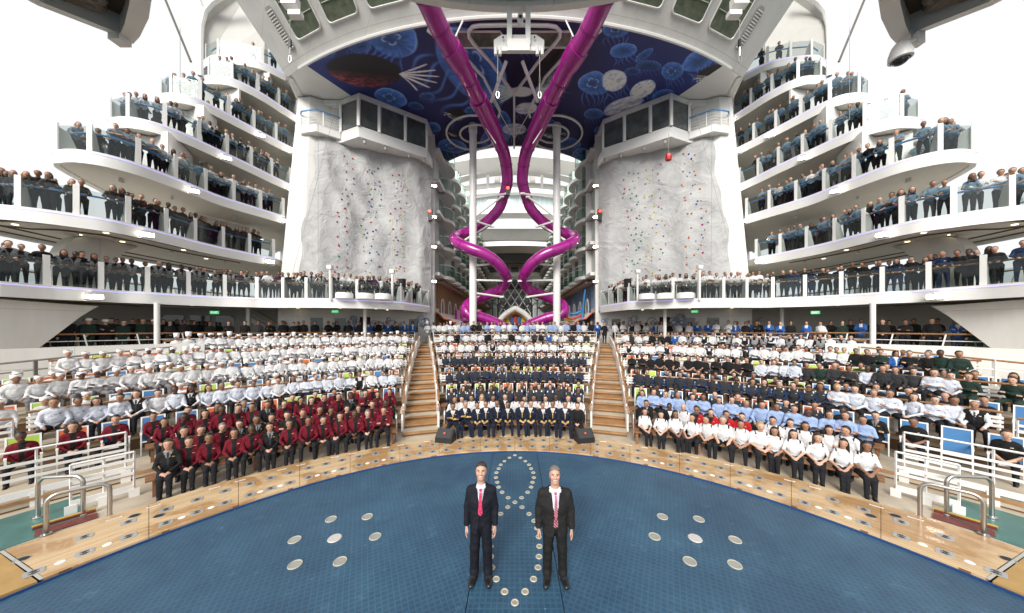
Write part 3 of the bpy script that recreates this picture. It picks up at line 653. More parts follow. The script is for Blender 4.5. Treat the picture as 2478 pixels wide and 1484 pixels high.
# floodlights hung on the fascias and along the inner walls
def flood(p, face, label, sc=1.0):
    t = thing('floodlight', label, 'floodlight', 'lit floodlights', p, math.atan2(face.y, face.x)+math.pi/2)
    k = MB(); k.box((0,.09,0),(.50*sc,.16,.20*sc)); k.build('housing', WHITE2, t)
    k = MB(); k.box((0,.0,0),(.44*sc,.02,.15*sc)); k.build('lens', LAMP, t); k = MB(); k.bar((0,.1,.1),(0,.2,.25),.05,.03); k.build('bracket', WHITE2, t)
FL = [('B',362,576),('B',650,636),('C',683,536),('A',235,719),('E',626,327),('D',548,389),('C',461,464),('F',716,300),('E',712,374),('D',705,454)]
for s, nm in ((-1,'left'),(1,'right')):
    seen = {}
    for dk, qx, qy in FL:
        th = (qx-CX)/F; best = min(DECKPATH[dk][:len(DECKPATH[dk])//2], key=lambda p: abs(p.x/p.y-th)); i = seen.get(dk,0); seen[dk] = i+1
        d = Vector((-best.x, -best.y)).normalized()
        flood((-s*best.x-s*d.x*.22*1, best.y+d.y*.22, DZ[dk]-.36), Vector((-s*d.x, d.y)), f'lit floodlight under the {DN[dk]} {nm} balcony, {"nearer the tip" if qx < 630 else "at the inner end"}')
    for i, z in enumerate((7.9,10.9,13.5,16.2)):
        flood((s*7.0, 26.0, z), Vector((-s*.3,-1)), f'lit floodlight on the corner of the {nm} tower, {nth(i)} from below', .8)
# big white buttresses carrying the balconies
def onplane(qx, qy, P0, P1):
    k = (qx-CX)/F; d = P1-P0; # P0+u d : x = k y
    u = (k*P0.y-P0.x)/(d.x-k*d.y); y = P0.y+u*d.y; return Vector((k*y, y, CAMZ-(qy-HY)*y/F))
for s, nm in ((-1,'left'),(1,'right')):
    P0, P1 = Vector((-20.5,11.2)), Vector((-19.9,14.8))
    for lab, pl, P0, P1, th in (('lower',[(-140,715),(0,724),(185,738),(240,741),(222,750),(196,766),(160,793),(84,850),(79,856),(84,864),(60,880),(-140,890)], P0, P1, -.5),
                    ('upper',[(150,612),(162,592),(182,577),(212,571),(335,598),(308,606),(288,622),(268,648),(255,700),(255,722),(150,722)], Vector((-21.2,13.0)), Vector((-20.4,17.0)), -.6)):
        Q = [onplane(x, y, P0, P1) for x, y in pl]; Q = [Vector((-s*q.x, q.y, q.z)) for q in Q]
        o = MB().plate(Q, (-s*th if True else 0, 0, 0)).build('buttress', WHITE); tag(o, f'{lab} curved white buttress wall at the far {nm} carrying the {"lowest" if lab == "lower" else "second"} balcony', 'buttress')
    Q = [onz(x, 790, 4.01) for x in ()]
    for i, (qx, Y) in enumerate(((380,15.3),(883,20.6),(690,22.8),(600,19.5))):
        X = (qx-CX)/F*Y; o = MB().cyl((-s*X, Y, 1.0), (-s*X, Y, 5.2), .11, 12).build('support_pole', WHITE2, None, 'auto')
        tag(o, f'round white pole under the lowest {nm} balcony, {["nearest the outer end","nearest the stairs","behind the seats, inner","behind the seats, outer"][i]}', 'pole')
    # low ramp wall and railing at the outer back of the seats
    t = thing('ramp_wall', f'white ramp parapet above the {nm} chefs and seats at the far end', 'wall')
    k = MB(); k.arc(21.9, 22.15, s*46, s*66, 2.0, 3.15, 16, None, None); k.build('parapet', WHITE, t)
    k = MB(); k.arc(22.16, 24.4, s*46, s*66, 2.3, 2.62, 12); k.build('ramp_floor', CONC, t)
    g = thing('guard_rail', f'{"grey" if s < 0 else "brown topped white"} sloping hand railing above the far {nm} seats', 'railing')
    mt = GREYRAIL if s < 0 else WHITE2
    for i, h in enumerate((.35,.65,1.0)):
        P = [pol(20.9+.02*j, s*(49+j*1.0), 2.05+h-.035*j) for j in range(17)]; k = MB(); k.tube(P, .028 if i < 2 else .04, 6); k.build('rail', mt if (s < 0 or i < 2) else TEAKRAIL, g)
    for j in range(0, 17, 3):
        p = pol(20.9+.02*j, s*(49+j*1.0), 0); k = MB(); k.bar(p+Vector((0,0,1.3-.035*j)), p+Vector((0,0,3.08-.035*j)), .09, .05); k.build('post', mt, g)
    g = thing('guard_rail', f'white railing with wooden top before the dark crowd at the far {nm}', 'railing')
    for i, h in enumerate((.2,.45,.7,1.02)):
        P = [pol(24.3, s*(44+j*1.2), PZ+h) for j in range(17)]; k = MB(); k.tube(P, .02 if i < 3 else .04, 6); k.build('rail', WHITE2 if i < 3 else TEAKRAIL, g)
    for j in range(0, 17, 3): k = MB(); k.bar(pol(24.3, s*(44+j*1.2), PZ), pol(24.3, s*(44.4+j*1.2), PZ+1.0), .06, .05); k.build('post', WHITE2, g)
    w = thing('deck_wall', f'pale wall with windows behind the far {nm} standing crowd', 'wall')
    Q = [Vector((s*16.9,22.3)), Vector((s*19.6,21.2)), Vector((s*22.6,18.9)), Vector((s*24.3,16.6)), Vector((s*24.5,11.0))]; k = MB(); k.sweep(Q, [(0,PZ-.1),(0,5.25),(.15,5.25),(.15,PZ-.1)]); k.build('wall_panel', GREYW, w)
    for i in range(3):
        a, b = Q[1].lerp(Q[2], .05+.32*i), Q[1].lerp(Q[2], .30+.32*i); nn = Vector((-s*.03,-.03)); k = MB(); k.plate([(a.x+nn.x,a.y+nn.y,PZ+.9),(b.x+nn.x,b.y+nn.y,PZ+.9),(b.x+nn.x,b.y+nn.y,PZ+2.1),(a.x+nn.x,a.y+nn.y,PZ+2.1)], (nn.x,nn.y,0)); k.build('window', WINDK, w)
    # stairs going up behind the crowd
    t = thing('deck_stairs', f'white steel stairs rising to the lowest {nm} balcony behind the crowd', 'stairs')
    a, b = Vector((s*16.3,20.9,PZ)), Vector((s*20.3,19.2,5.4)); a.y += 1.2; b.y += 2.0
    for q in (0,.9): k = MB(); k.bar(a+Vector((0,q,0)), b+Vector((0,q,0)), .06, .28); k.build('stringer', WHITE2, t)
    for i in range(13): c = a.lerp(b, (i+.5)/13)+Vector((0,.45,.02)); k = MB(); k.box(c, (.28,.86,.04)); k.build('step', GREYW, t)
    for h in (.45,.9): k = MB(); k.tube([a+Vector((0,0,h)), b+Vector((0,0,h))], .025, 6); k.build('rail', WHITE2 if h < .6 else TEAKRAIL, t)
# ---- climbing walls
HOLD = {c: mat('hold '+c, v, .6) for c, v in dict(red=(.42,.025,.03), green=(.02,.20,.06), blue=(.02,.08,.33), magenta=(.32,.02,.15), yellow=(.55,.40,.04), orange=(.52,.14,.03), grey=(.25,.25,.25)).items()}
def holdmesh(c):
    k = MB(); k.lathe((0,0,0), [(.0,.06),(.05,.05),(.085,.015),(.09,-.02)], 7); return k.mesh('climbing_hold', HOLD[c])
HM = {c: holdmesh(c) for c in HOLD}
for s, nm in ((-1,'left'),(1,'right')):
    a = np.array([-15.35,21.25]); b = np.array([-7.25,26.0]); nx, nz = 70, 90
    dd = (b-a)/np.linalg.norm(b-a); nr = np.array([dd[1], -dd[0]])          # towards the stage
    z0 = 5.75
    top = lambda f: 18.35-.7*f+.25*math.sin(f*9)
    def off(f, g):    # relief of the draped render
        return .30+.13*math.sin(f*7+g*2.3)+.07*math.sin(f*17-g*6)+.07*math.sin(f*31+g*13+2*math.sin(g*9))+.05*math.sin(g*23+f*5)
    lean = lambda z: (z-5.75)/15.2
    vs = []
    def wp(f, g):
        z = z0+g*(top(f)-z0); P = a+(b-a)*f+np.array([.0,1.0])*lean(z)*.9*(1-f) + nr*(off(f,g)*min(1,8*f+.1,8*(1-f)+.1)+.30)
        edge = .010*math.sin(g*11)+.008*math.sin(g*27); P = P+(b-a)*(edge*(1-f)**4-.012+.10*(g**1.4)*(1-f)**2)
        return Vector((-s*P[0], P[1], z))
    for j in range(nz+1):
        for i in range(nx+1): vs.append(wp(i/nx, j/nz))
    fs = [(j*(nx+1)+i, j*(nx+1)+i+1, (j+1)*(nx+1)+i+1, (j+1)*(nx+1)+i) for j in range(nz) for i in range(nx)]
    k = MB(); k.add(vs, fs); t = thing('climbing_wall', f'pale grey rock climbing wall on the {nm} tower with coloured holds', 'climbing wall')
    k.build('rock_face', ROCK, t, True)
    rr = random.Random(3 if s < 0 else 4)
    lanes = [(.24,'red'),(.30,'red'),(.44,'green'),(.48,'blue'),(.53,'blue'),(.66,'yellow'),(.70,'magenta'),(.74,'yellow')] if s < 0 else [(.16,'orange'),(.20,'blue'),(.26,'orange'),(.46,'magenta'),(.52,'yellow'),(.57,'yellow'),(.64,'green'),(.68,'green'),(.74,'red')]
    for f, c in lanes:
        for q in range(17):
            g = .10+.80*(q+rr.random())/17; ff = f+rr.uniform(-.018,.018)+.02*math.sin(q*.6); cc = c if rr.random() < .82 else rr.choice(list(HM))
            o = link('climbing_hold', HM[cc], t); p = wp(ff, g); o.location = p+Vector((s*-1*.0, 0, 0))+Vector((-s*nr[0]*.03, nr[1]*.03, 0))
            o.rotation_euler = (math.pi/2, 0, math.atan2(nr[1], -s*nr[0])+math.pi/2); o.scale = [rr.uniform(.5,.85)]*3
    # black lighting bracket with a red signal lamp in the wall's inner edge
    bx = thing('signal_light', f'black signal lamp glowing red on the inner edge of the {nm} climbing wall', 'signal lamp', None, (s*7.15, 25.3, 13.4))
    k = MB(); k.box((0,0,0), (.32,.3,.95)); k.build('housing', DARK, bx); k = MB(); k.cyl((0,-.16,.28),(0,-.20,.28),.12,12); k.build('lens', REDLAMP, bx)
    k = MB(); k.bar((-s*-.2,.1,.4),(s*.7,.2,.5),.06,.06); k.bar((s*.1,.1,-.4),(s*.7,.2,.5),.05,.05); k.bar((s*.1,.1,-.4),(s*.8,.2,-.3),.06,.06); k.bar((s*.1,.1,.4),(s*.8,.2,-.3),.05,.05); k.build('bracket', WHITE2, bx)
rl = thing('red_lantern', 'small red faceted lantern hanging before the right climbing wall', 'lantern', None, at(1690,381,20.6)); rl.location.x -= 2.05
k = MB(); k.lathe((0,0,0), [(0,.28),(.2,.2),(.24,0),(.2,-.2),(0,-.28)], 8); k.build('body', mat('lantern red', (.45,.02,.015), .4), rl); k = MB(); k.tube([(0,0,.25),(0,0,1.6)], .015, 4); k.build('cord', ROPE, rl)
# ---- control booths under the bridge
for s, nm in ((-1,'left'),(1,'right')):
    t = thing('control_booth', f'glazed white control booth above the {nm} climbing wall', 'booth')
    C = [(-13.0,22.4),(-11.3,21.7),(-7.2,24.5),(-7.2,26.2),(-15,22.4)]; C = [(-s*x, y) for x, y in C]
    k = MB(); k.prism(C, 17.75, 18.55); k.build('base', WHITE2, t); k = MB(); k.prism(C, 20.55, 20.93); k.build('roof', WHITE2, t)
    inn = [(x*1.0+(-s*-.25 if False else s*.12), y+.35) for x, y in C]; k = MB(); k.prism([(s*12.6,22.9),(s*11.2,22.3),(s*7.6,24.8),(s*7.6,26),(s*13.5,23.2)], 18.56, 20.54); k.build('interior', mat('booth interior', (.06,.06,.06), .8) if 'booth interior' not in MATS else MATS['booth interior'], t)
    segs = [(Vector(C[0]), Vector(C[1]), 1), (Vector(C[1]), Vector(C[2]), 3)]
    for a, b, n in segs:
        fr = [0,.28,.66,1] if n == 3 else [0,1]
        for i in range(n):
            p, q = a.lerp(b, fr[i]), a.lerp(b, fr[i+1]); d = (q-p).normalized(); p2, q2 = p+d*.12, q-d*.12; nn = Vector((d.y,-d.x)); nn = nn if nn.y < 0 else -nn
            k = MB(); k.plate([(p2.x,p2.y,18.62),(q2.x,q2.y,18.62),(q2.x,q2.y,20.48),(p2.x,p2.y,20.48)], (-nn.x*.03,-nn.y*.03,0)); k.build('window', MATS.get('booth glass') or mat('booth glass', (.10,.11,.11), .08, noise=.5, nscale=1.2), t)
            k = MB(); k.bar((p.x,p.y,18.5),(p.x,p.y,20.6),.22,.2); k.build('mullion', WHITE2, t)
        k = MB(); k.bar((b.x,b.y,18.5),(b.x,b.y,20.6),.16,.16); k.build('mullion', WHITE2, t)
    for i, f in enumerate((.06,.35,.7,.95)):
        p = Vector(C[1]).lerp(Vector(C[2]), f); k = MB(); k.lathe((p.x, p.y+.2, 17.55), [(0,-.14),(.10,-.10),(.12,.05),(.06,.2)], 10); k.build('spotlight', GREYW, t)
    # landing with white bars between the sixth balcony and the booth
    g = thing('landing', f'small white landing with blue rail beside the {nm} booth', 'landing')
    L = [Vector((-17.0,23.6)), Vector((-15.4,21.6)), Vector((-14.2,21.4)), Vector((-13.0,22.3))]; L = [Vector((-s*p.x,p.y)) for p in L]
    k = MB(); k.prism([(p.x,p.y) for p in L]+[(s*13.0,24),(s*17,25)], 17.95, 18.45); k.build('slab', WHITE2, g)
    for i, h in enumerate((.2,.4,.6,.8,1.05)):
        k = MB(); k.tube([Vector((p.x,p.y,18.45+h)) for p in L], .02 if i < 4 else .05, 6); k.build('rail', BLUERAIL if i == 4 else WHITE2, g)
    for p in resample(L, 1.1): k = MB(); k.bar((p.x,p.y,18.45),(p.x,p.y,19.5),.05,.05); k.build('post', WHITE2, g)
# ---- the bridge overhead: slab, mural, leaning front with windows
ZC = 21.0; RA, YA = 32.03, 48.23
def fac(phi, K, o=0.0):
    a = math.radians(phi); R = RA+K+o*.707; return Vector((R*math.sin(a), YA-R*math.cos(a), ZC+K-o*.707))
brd = thing('overhead_bridge', 'wide white bridge deck arching across the top with a mural underneath', 'bridge')
poly = [fac(p, 0) for p in np.linspace(-28.9,28.9,41)]
poly = [(p.x,p.y) for p in poly]+[(17.2,24.6),(7.6,30.5),(7.2,31.2)]+[(7.0*q, 28.3+2.7*q*q) for q in np.linspace(.95,-.95,13)]+[(-7.2,31.2),(-7.6,30.5),(-17.2,24.6)]
k = MB(); k.prism(poly, ZC, ZC+1.2); k.build('slab', WHITE2, brd)
n = 60; vs = []
for i in range(n+1):
    p = -28.9+57.8*i/n; vs += [fac(p,-.12,.0), fac(p,7.5), fac(p,7.5,-.3), fac(p,-.12,-.3)]
k = MB(); k.add(vs, [(i*4+q, i*4+(q+1) % 4, i*4+4+(q+1) % 4, i*4+4+q) for i in range(n) for q in range(4)]+[(3,2,1,0),(n*4,n*4+1,n*4+2,n*4+3)]); k.build('leaning_front', WHITE, brd, 'auto')
k = MB(); P = [fac(p, -.13, .06) for p in np.linspace(-26.2,26.2,60)]; k.tube(P, .10, 6); k.build('edge_tube', WHITE2, brd)
for s in (-1, 1):
    k = MB(); A = [fac(28.9*s,-.1), fac(28.9*s,7.5), Vector((s*21,30,28.5)), Vector((s*17.2,26,21.0))]; k.add(A+[p+Vector((-s*.3,.2,0)) for p in A], [(0,1,2,3),(7,6,5,4),(0,4,5,1),(1,5,6,2),(2,6,7,3),(3,7,4,0)]); k.build('end_wall', WHITE, brd)
def rquad(p0, p1, k0, k1, o, r=.25, nn=4):
    w = RA*math.radians(p1-p0); h = (k1-k0)*1.414; pts = []
    for cx, cy, a0 in ((w-r,h-r,0),(r,h-r,90),(r,r,180),(w-r,r,270)):
        for q in range(nn+1):
            a = math.radians(a0+90*q/nn); pts.append((cx+r*math.cos(a), cy+r*math.sin(a)))
    return [fac(p0+(p1-p0)*x/w, k0+(k1-k0)*y/h, o) for x, y in pts]
for s in (-1, 1):
    for p0, p1 in ((20.4,24.0),(15.6,19.2),(10.2,14.2),(5.2,9.2)):
        lo, hi = (p0, p1) if s > 0 else (-p1, -p0)
        Q = rquad(lo, hi, .62, 3.4, .03); c = sum(Q, Vector())/len(Q); nv = (fac((lo+hi)/2,1,1)-fac((lo+hi)/2,1,0)).normalized()
        k = MB(); k.plate(Q, nv*.03); k.build('window', WINGR, brd)
        k = MB(); k.tube(rquad(lo-.08, hi+.08, .58, 3.44, .06), .05, 5, True); k.build('window_frame', WHITE2, brd)
        for j in range(1, 5):
            kk = .62+2.78*j/5; k = MB(); k.bar(fac(lo+.15,kk,.075), fac(hi-.15,kk,.075), .03, .05); k.build('blind_bar', mat('pale window bar', (.30,.33,.24), .6) if 'pale window bar' not in MATS else MATS['pale window bar'], brd)
    lo, hi = (25.0, 26.0) if s > 0 else (-26.0, -25.0)
    k = MB(); k.plate(rquad(lo, hi, .45, 1.85, .03, .2), Vector((0,-.02,-.02))); k.build('vent_panel', GREYW, brd)
    for j in range(14): kk = .52+1.28*j/14; k = MB(); k.bar(fac(lo+.1,kk,.07), fac(hi-.1,kk,.07), .04, .035); k.build('vent_slat', WHITE2, brd)
# printed mural: jellyfish and deep sea fish drifting on navy
GX, GY = 400, 250
S, T = np.meshgrid(np.linspace(-1,1,GX+1), np.linspace(0,1,GY+1))
ph = np.radians(25.3*S); fx = (RA-.28)*np.sin(ph); fy = YA-(RA-.28)*np.cos(ph); bx_ = 6.9*S; by_ = 28.15+2.7*S*S
WX = fx*(1-T)+bx_*T; WY = fy*(1-T)+by_*T
QX = CX+F*WX/WY; QY = HY-(ZC-CAMZ)*F/WY
def vnoise(x, y, seed):
    r = np.random.default_rng(seed); g = r.random((64,64)); xi = np.floor(x).astype(int); yi = np.floor(y).astype(int); fx_ = x-xi; fy_ = y-yi; fx_ = fx_*fx_*(3-2*fx_); fy_ = fy_*fy_*(3-2*fy_)
    G = lambda i, j: g[i % 64, j % 64]
    return (G(xi,yi)*(1-fx_)+G(xi+1,yi)*fx_)*(1-fy_)+(G(xi,yi+1)*(1-fx_)+G(xi+1,yi+1)*fx_)*fy_
def fbm(x, y, seed, o=4): return sum(vnoise(x*2**i, y*2**i, seed+i)*.5**(i+1) for i in range(o))
IMG = np.zeros(QX.shape+(3,)); nn_ = fbm(QX/90, QY/60, 3)
IMG[...] = np.array([.0045,.003,.022])*(.5+1.2*nn_)[...,None]
IMG += np.array([.004,.012,.06])*np.clip(np.abs(QX-CX)/420-.15, 0, 1)[...,None]
def paint(mask, col): IMG[...] = IMG*(1-mask[...,None])+np.array(col)*mask[...,None]
def jelly(cx, cy, rx, ry, rot, bright=1.0, col=(.05,.15,.46), rings=False, white=False):
    R_ = 2.2*max(rx, ry); sel = (np.abs(QX_-cx) < R_) & (np.abs(QY_-cy) < R_)
    if not sel.any(): return
    QX, QY, IM = QX_[sel], QY_[sel], IMG[sel]
    a = math.radians(rot); dx, dy = QX-cx, QY-cy; sd = int(cx*7+cy) % 47
    dx = dx+rx*.30*(fbm(QX/rx*.9+3, QY/rx*.9+sd, sd)-.47); dy = dy+ry*.30*(fbm(QX/rx*.9+sd, QY/rx*.9+8, sd+5)-.47)
    u = (dx*math.cos(a)+dy*math.sin(a))/rx; v = (-dx*math.sin(a)+dy*math.cos(a))/ry
    rad = np.sqrt(u*u+v*v*np.where(v > 0, 1.35, .9)); ang = np.arctan2(v, u); fold = fbm(u*3+sd, v*7+5, sd+2)
    inside = np.clip((1-rad)*7, 0, 1); rim = np.exp(-((rad-.95)/.035)**2)*np.clip(.35+1.1*fbm(ang*2+9, rad*0+sd, sd), 0, 1)*np.clip(.75-.8*v, .12, 1); stri = np.clip(fbm(ang*9+30, rad*2.5+sd, sd+9)*2-.75, 0, 1)
    body = (.16+.40*np.clip(rad,0,1)**2*(1-.5*v)+.55*stri*rad+.5*np.clip(fold-.45,0,1))*bright
    c = np.array(col)*body[...,None]
    if white: c = np.array([.40,.43,.52])*(.25+1.0*np.clip(fold*1.5-.2,0,1)+.3*stri)[...,None]*bright
    IM[...] = IM*(1-inside[...,None]*.75)+c*inside[...,None]*.95
    IM[...] += np.array([.14,.24,.55])*(rim*.8*bright)[...,None]
    if rings:
        for k in range(4):
            b = k*math.pi/2+.9+sd; uu, vv = u-.24*math.cos(b)+.1, v-.26*math.sin(b)+.1; r2 = np.sqrt(uu*uu+vv*vv); gap = np.clip(np.cos(np.arctan2(vv,uu)-b)+.55,0,1)
            IM[...] += np.array([.30,.38,.60])*(np.exp(-((r2-.13)/.03)**2)*.55*bright*inside*gap)[...,None]
    for k in range(6):      # trailing tentacles
        t0 = (k-2.5)/3.2; du = u-t0-.12*np.sin(v*4+k+sd); IM[...] += np.array([.05,.13,.34])*(np.exp(-(du/.035)**2)*np.clip((v-.55)*3,0,1)*np.clip((1.9-v)*1.2,0,1)*.6*bright)[...,None]
    IMG[sel] = IM
QX_, QY_ = QX, QY
J2 = lambda u, v: (826+.334*u, .334*v)
for u, v, rx, ry, rot, br, rg, wh in ((370,290,64,46,25,1.0,True,False),(130,330,30,22,10,.6,False,False),(930,480,112,72,48,1.0,True,False),(360,712,40,22,22,1.0,True,False),(620,700,18,9,5,.5,0,0),(540,770,20,9,12,.45,0,0),(660,925,20,13,10,.8,0,0),
    (800,1065,36,18,8,.8,True,0),(1120,1000,40,26,-30,.7,0,0),(1180,870,15,22,-30,.8,0,0),(1340,790,28,15,-5,.9,0,True),(1990,215,34,24,0,.8,True,0),(2050,370,34,18,-10,1.0,0,0),(2195,400,27,9,-35,.7,0,0),(2230,480,32,14,0,.4,0,0),(1830,615,36,30,0,1.0,True,0),(1975,590,32,26,-25,1.0,0,True),
    (2190,650,36,20,-30,.95,0,True),(2050,775,52,20,-18,.75,0,True),(2400,520,26,24,-10,.8,True,0),(1830,830,24,14,0,.6,0,0),(1640,1040,32,14,5,.6,0,0),(1500,900,26,12,10,.5,0,0),(1740,1115,24,14,-5,.7,True,0),(2110,520,20,10,0,.4,0,0),(760,150,50,14,-12,.45,0,0),(1100,740,24,14,0,.7,0,0),(930,800,12,8,0,.8,0,0),(1000,1060,22,10,0,.5,0,0),(2600,440,44,24,-25,.9,0,0),(1500,640,40,26,-40,.8,0,True),(1620,470,30,40,20,.6,0,0),(1400,330,34,20,0,.7,True,0),(2330,700,28,16,-20,.7,0,0),(1900,960,26,14,10,.6,True,0),(470,900,24,14,20,.7,True,0),(1250,940,30,16,0,.6,0,True),(60,230,34,20,10,.7,0,0),(-120,380,26,16,0,.6,True,0)):
    jelly(*J2(u, v), rx, ry, rot, br, rings=rg, white=wh)
def fish(cx, cy, rx, ry, rot, glow, fins):
    a = math.radians(rot); dx, dy = QX-cx, QY-cy; u = (dx*math.cos(a)+dy*math.sin(a))/rx; v = (-dx*math.sin(a)+dy*math.cos(a))/ry
    rad = np.sqrt(u*u+v*v*(1+.5*u*u)); ins = np.clip((1-rad)*10, 0, 1); paint(ins, (.006,.004,.006)); sp = fbm(u*14+20, v*14+20, 31)
    paint(ins*np.clip((v-.1)*1.6, 0, 1)*np.clip(sp*1.6-.35,0,1)*np.clip(.7-u*.6,0,1), glow)
    for k in range(fins[0]):
        b = math.radians(fins[1]+fins[2]*k/max(1,fins[0]-1)); fx0, fy0 = fins[3], fins[4]; t = (u-fx0)*math.cos(b)+(v-fy0)*math.sin(b); d = np.abs(-(u-fx0)*math.sin(b)+(v-fy0)*math.cos(b)+.16*t*t*math.sin(k*2.1))
        IMG[...] += np.array([.5,.5,.55])*(np.exp(-(d/(.010+.012*np.clip(t,0,1)))**2)*np.clip(t*9,0,1)*np.clip((fins[5]-t)*7,0,1))[...,None]
fish(882, 170, 98, 42, 6, (.26,.05,.06), (15,-48,100,.86,.0,1.0)); fish(1105, 277, 26, 15, 10, (.35,.38,.42), (4,150,40,-.5,.1,.8)); fish(1097, 322, 15, 8, 20, (.55,.58,.6), (3,-20,40,.8,0,.5))
fish(1345, 150, 78, 44, -50, (.45,.52,.58), (12,20,80,.1,.3,.75)); fish(1335, 322, 26, 13, 5, (.55,.6,.6), (5,-30,60,.8,0,.6)); fish(1740, 175, 60, 22, -12, (.35,.30,.42), (6,150,60,-.4,.2,.7))
h0 = np.array(J2(1290,660))     # pale reaching fin near the middle
for k in range(6):
    b = math.radians(150+k*9); t = (QX-h0[0])*math.cos(b)+(QY-h0[1])*-math.sin(b)*-1; d = np.abs(-(QX-h0[0])*math.sin(b)+(QY-h0[1])*math.cos(b))
    paint(np.exp(-(d/2.6)**2)*np.clip(t/8,0,1)*np.clip((58-t)/10,0,1)*.75, (.35,.45,.50))
paint(np.clip((1-np.sqrt(((QX-1262)/30)**2+((QY-222)/13)**2))*6,0,1)*.8, (.38,.44,.48))
IMG = np.clip(IMG*2.6, 0, .85)
vs = np.stack([WX, WY, np.full_like(WX, ZC-.012)], -1).reshape(-1,3)
idx = np.arange((GX+1)*(GY+1)).reshape(GY+1, GX+1); qd = np.stack([idx[:-1,:-1], idx[1:,:-1], idx[1:,1:], idx[:-1,1:]], -1).reshape(-1,4)
me = bpy.data.meshes.new('ceiling_mural'); me.from_pydata(vs.tolist(), [], qd.tolist()); me.materials.append(MURAL)
ca = me.color_attributes.new('Col', 'FLOAT_COLOR', 'POINT'); ca.data.foreach_set('color', np.concatenate([IMG.reshape(-1,3), np.ones((vs.shape[0],1))], 1).astype(np.float32).ravel()); me.update()
link('ceiling_mural', me, brd)
ZR = 20.7
def cz(u, v, z=ZR): return onz(826+.334*u, .334*v, z)
for s in (0, 1):     # dark hatches in the ceiling
    Q = [(840,228),(1150,228),(1165,250),(1165,345),(860,345),(842,320)]; Q = [cz(u if not s else 2507-u, v, ZC-.06) for u, v in Q]
    k = MB(); k.plate(Q, (0,0,.04)); k.build('ceiling_window', WINGR, brd); k = MB(); k.tube(Q, .06, 5, True); k.build('window_frame', WHITE2, brd)
rig = thing('ceiling_frame', 'white tubular loop frame with rings hung below the mural', 'frame')
loop = [(1250,680),(1080,450),(960,320),(925,270),(922,225),(950,195),(1000,186),(1250,182),(1500,186),(1555,195),(1585,225),(1582,270),(1545,320),(1425,450),(1254,680)]
k = MB(); k.tube([cz(u,v) for u, v in loop], .10, 8); k.build('loop_tube', WHITE2, rig, 'auto')
k = MB(); k.tube([cz(1252,680), cz(1252,1075)], .08, 8); k.build('spine_tube', WHITE2, rig)
for sg in (0, 1):
    X = lambda u: u if not sg else 2507-u
    k = MB(); k.tube([cz(X(u),v) for u, v in ((880,395),(1030,560),(1100,700),(1150,800),(1140,850))], .09, 8); k.build('side_tube', WHITE2, rig, 'auto')
    for (cx, cy, rx, ry) in ((953,960,192,124),(975,970,115,66)):
        P = [cz(X(cx+rx*math.cos(a)), cy+ry*math.sin(a)) for a in np.linspace(0, 2*math.pi, 36, endpoint=False)]; k = MB(); k.tube(P, .085, 7, True); k.build('ring_tube', WHITE2, rig, 'auto')
    k = MB(); k.tube([cz(X(625),215), cz(X(690),265)], .12, 6); k.build('stub', WHITE2, rig)
    for (a, b) in (((1195,445),(1085,740)),): k = MB(); k.tube([cz(X(a[0]),a[1],20.2), cz(X(b[0]),b[1],19.2)], .11, 7); k.build('light_bar', WHITE2, rig)
    k = MB(); k.tube([cz(X(1250),1000,20.4), cz(X(1100),735,20.4)], .03, 5); k.tube([cz(X(930),750,20.5), cz(X(1120),1040,16.5)], .03, 5); k.tube([cz(X(880),150,20.6), cz(X(826),268,19.4)], .045, 5); k.build('stay_rod', WHITE2, rig)
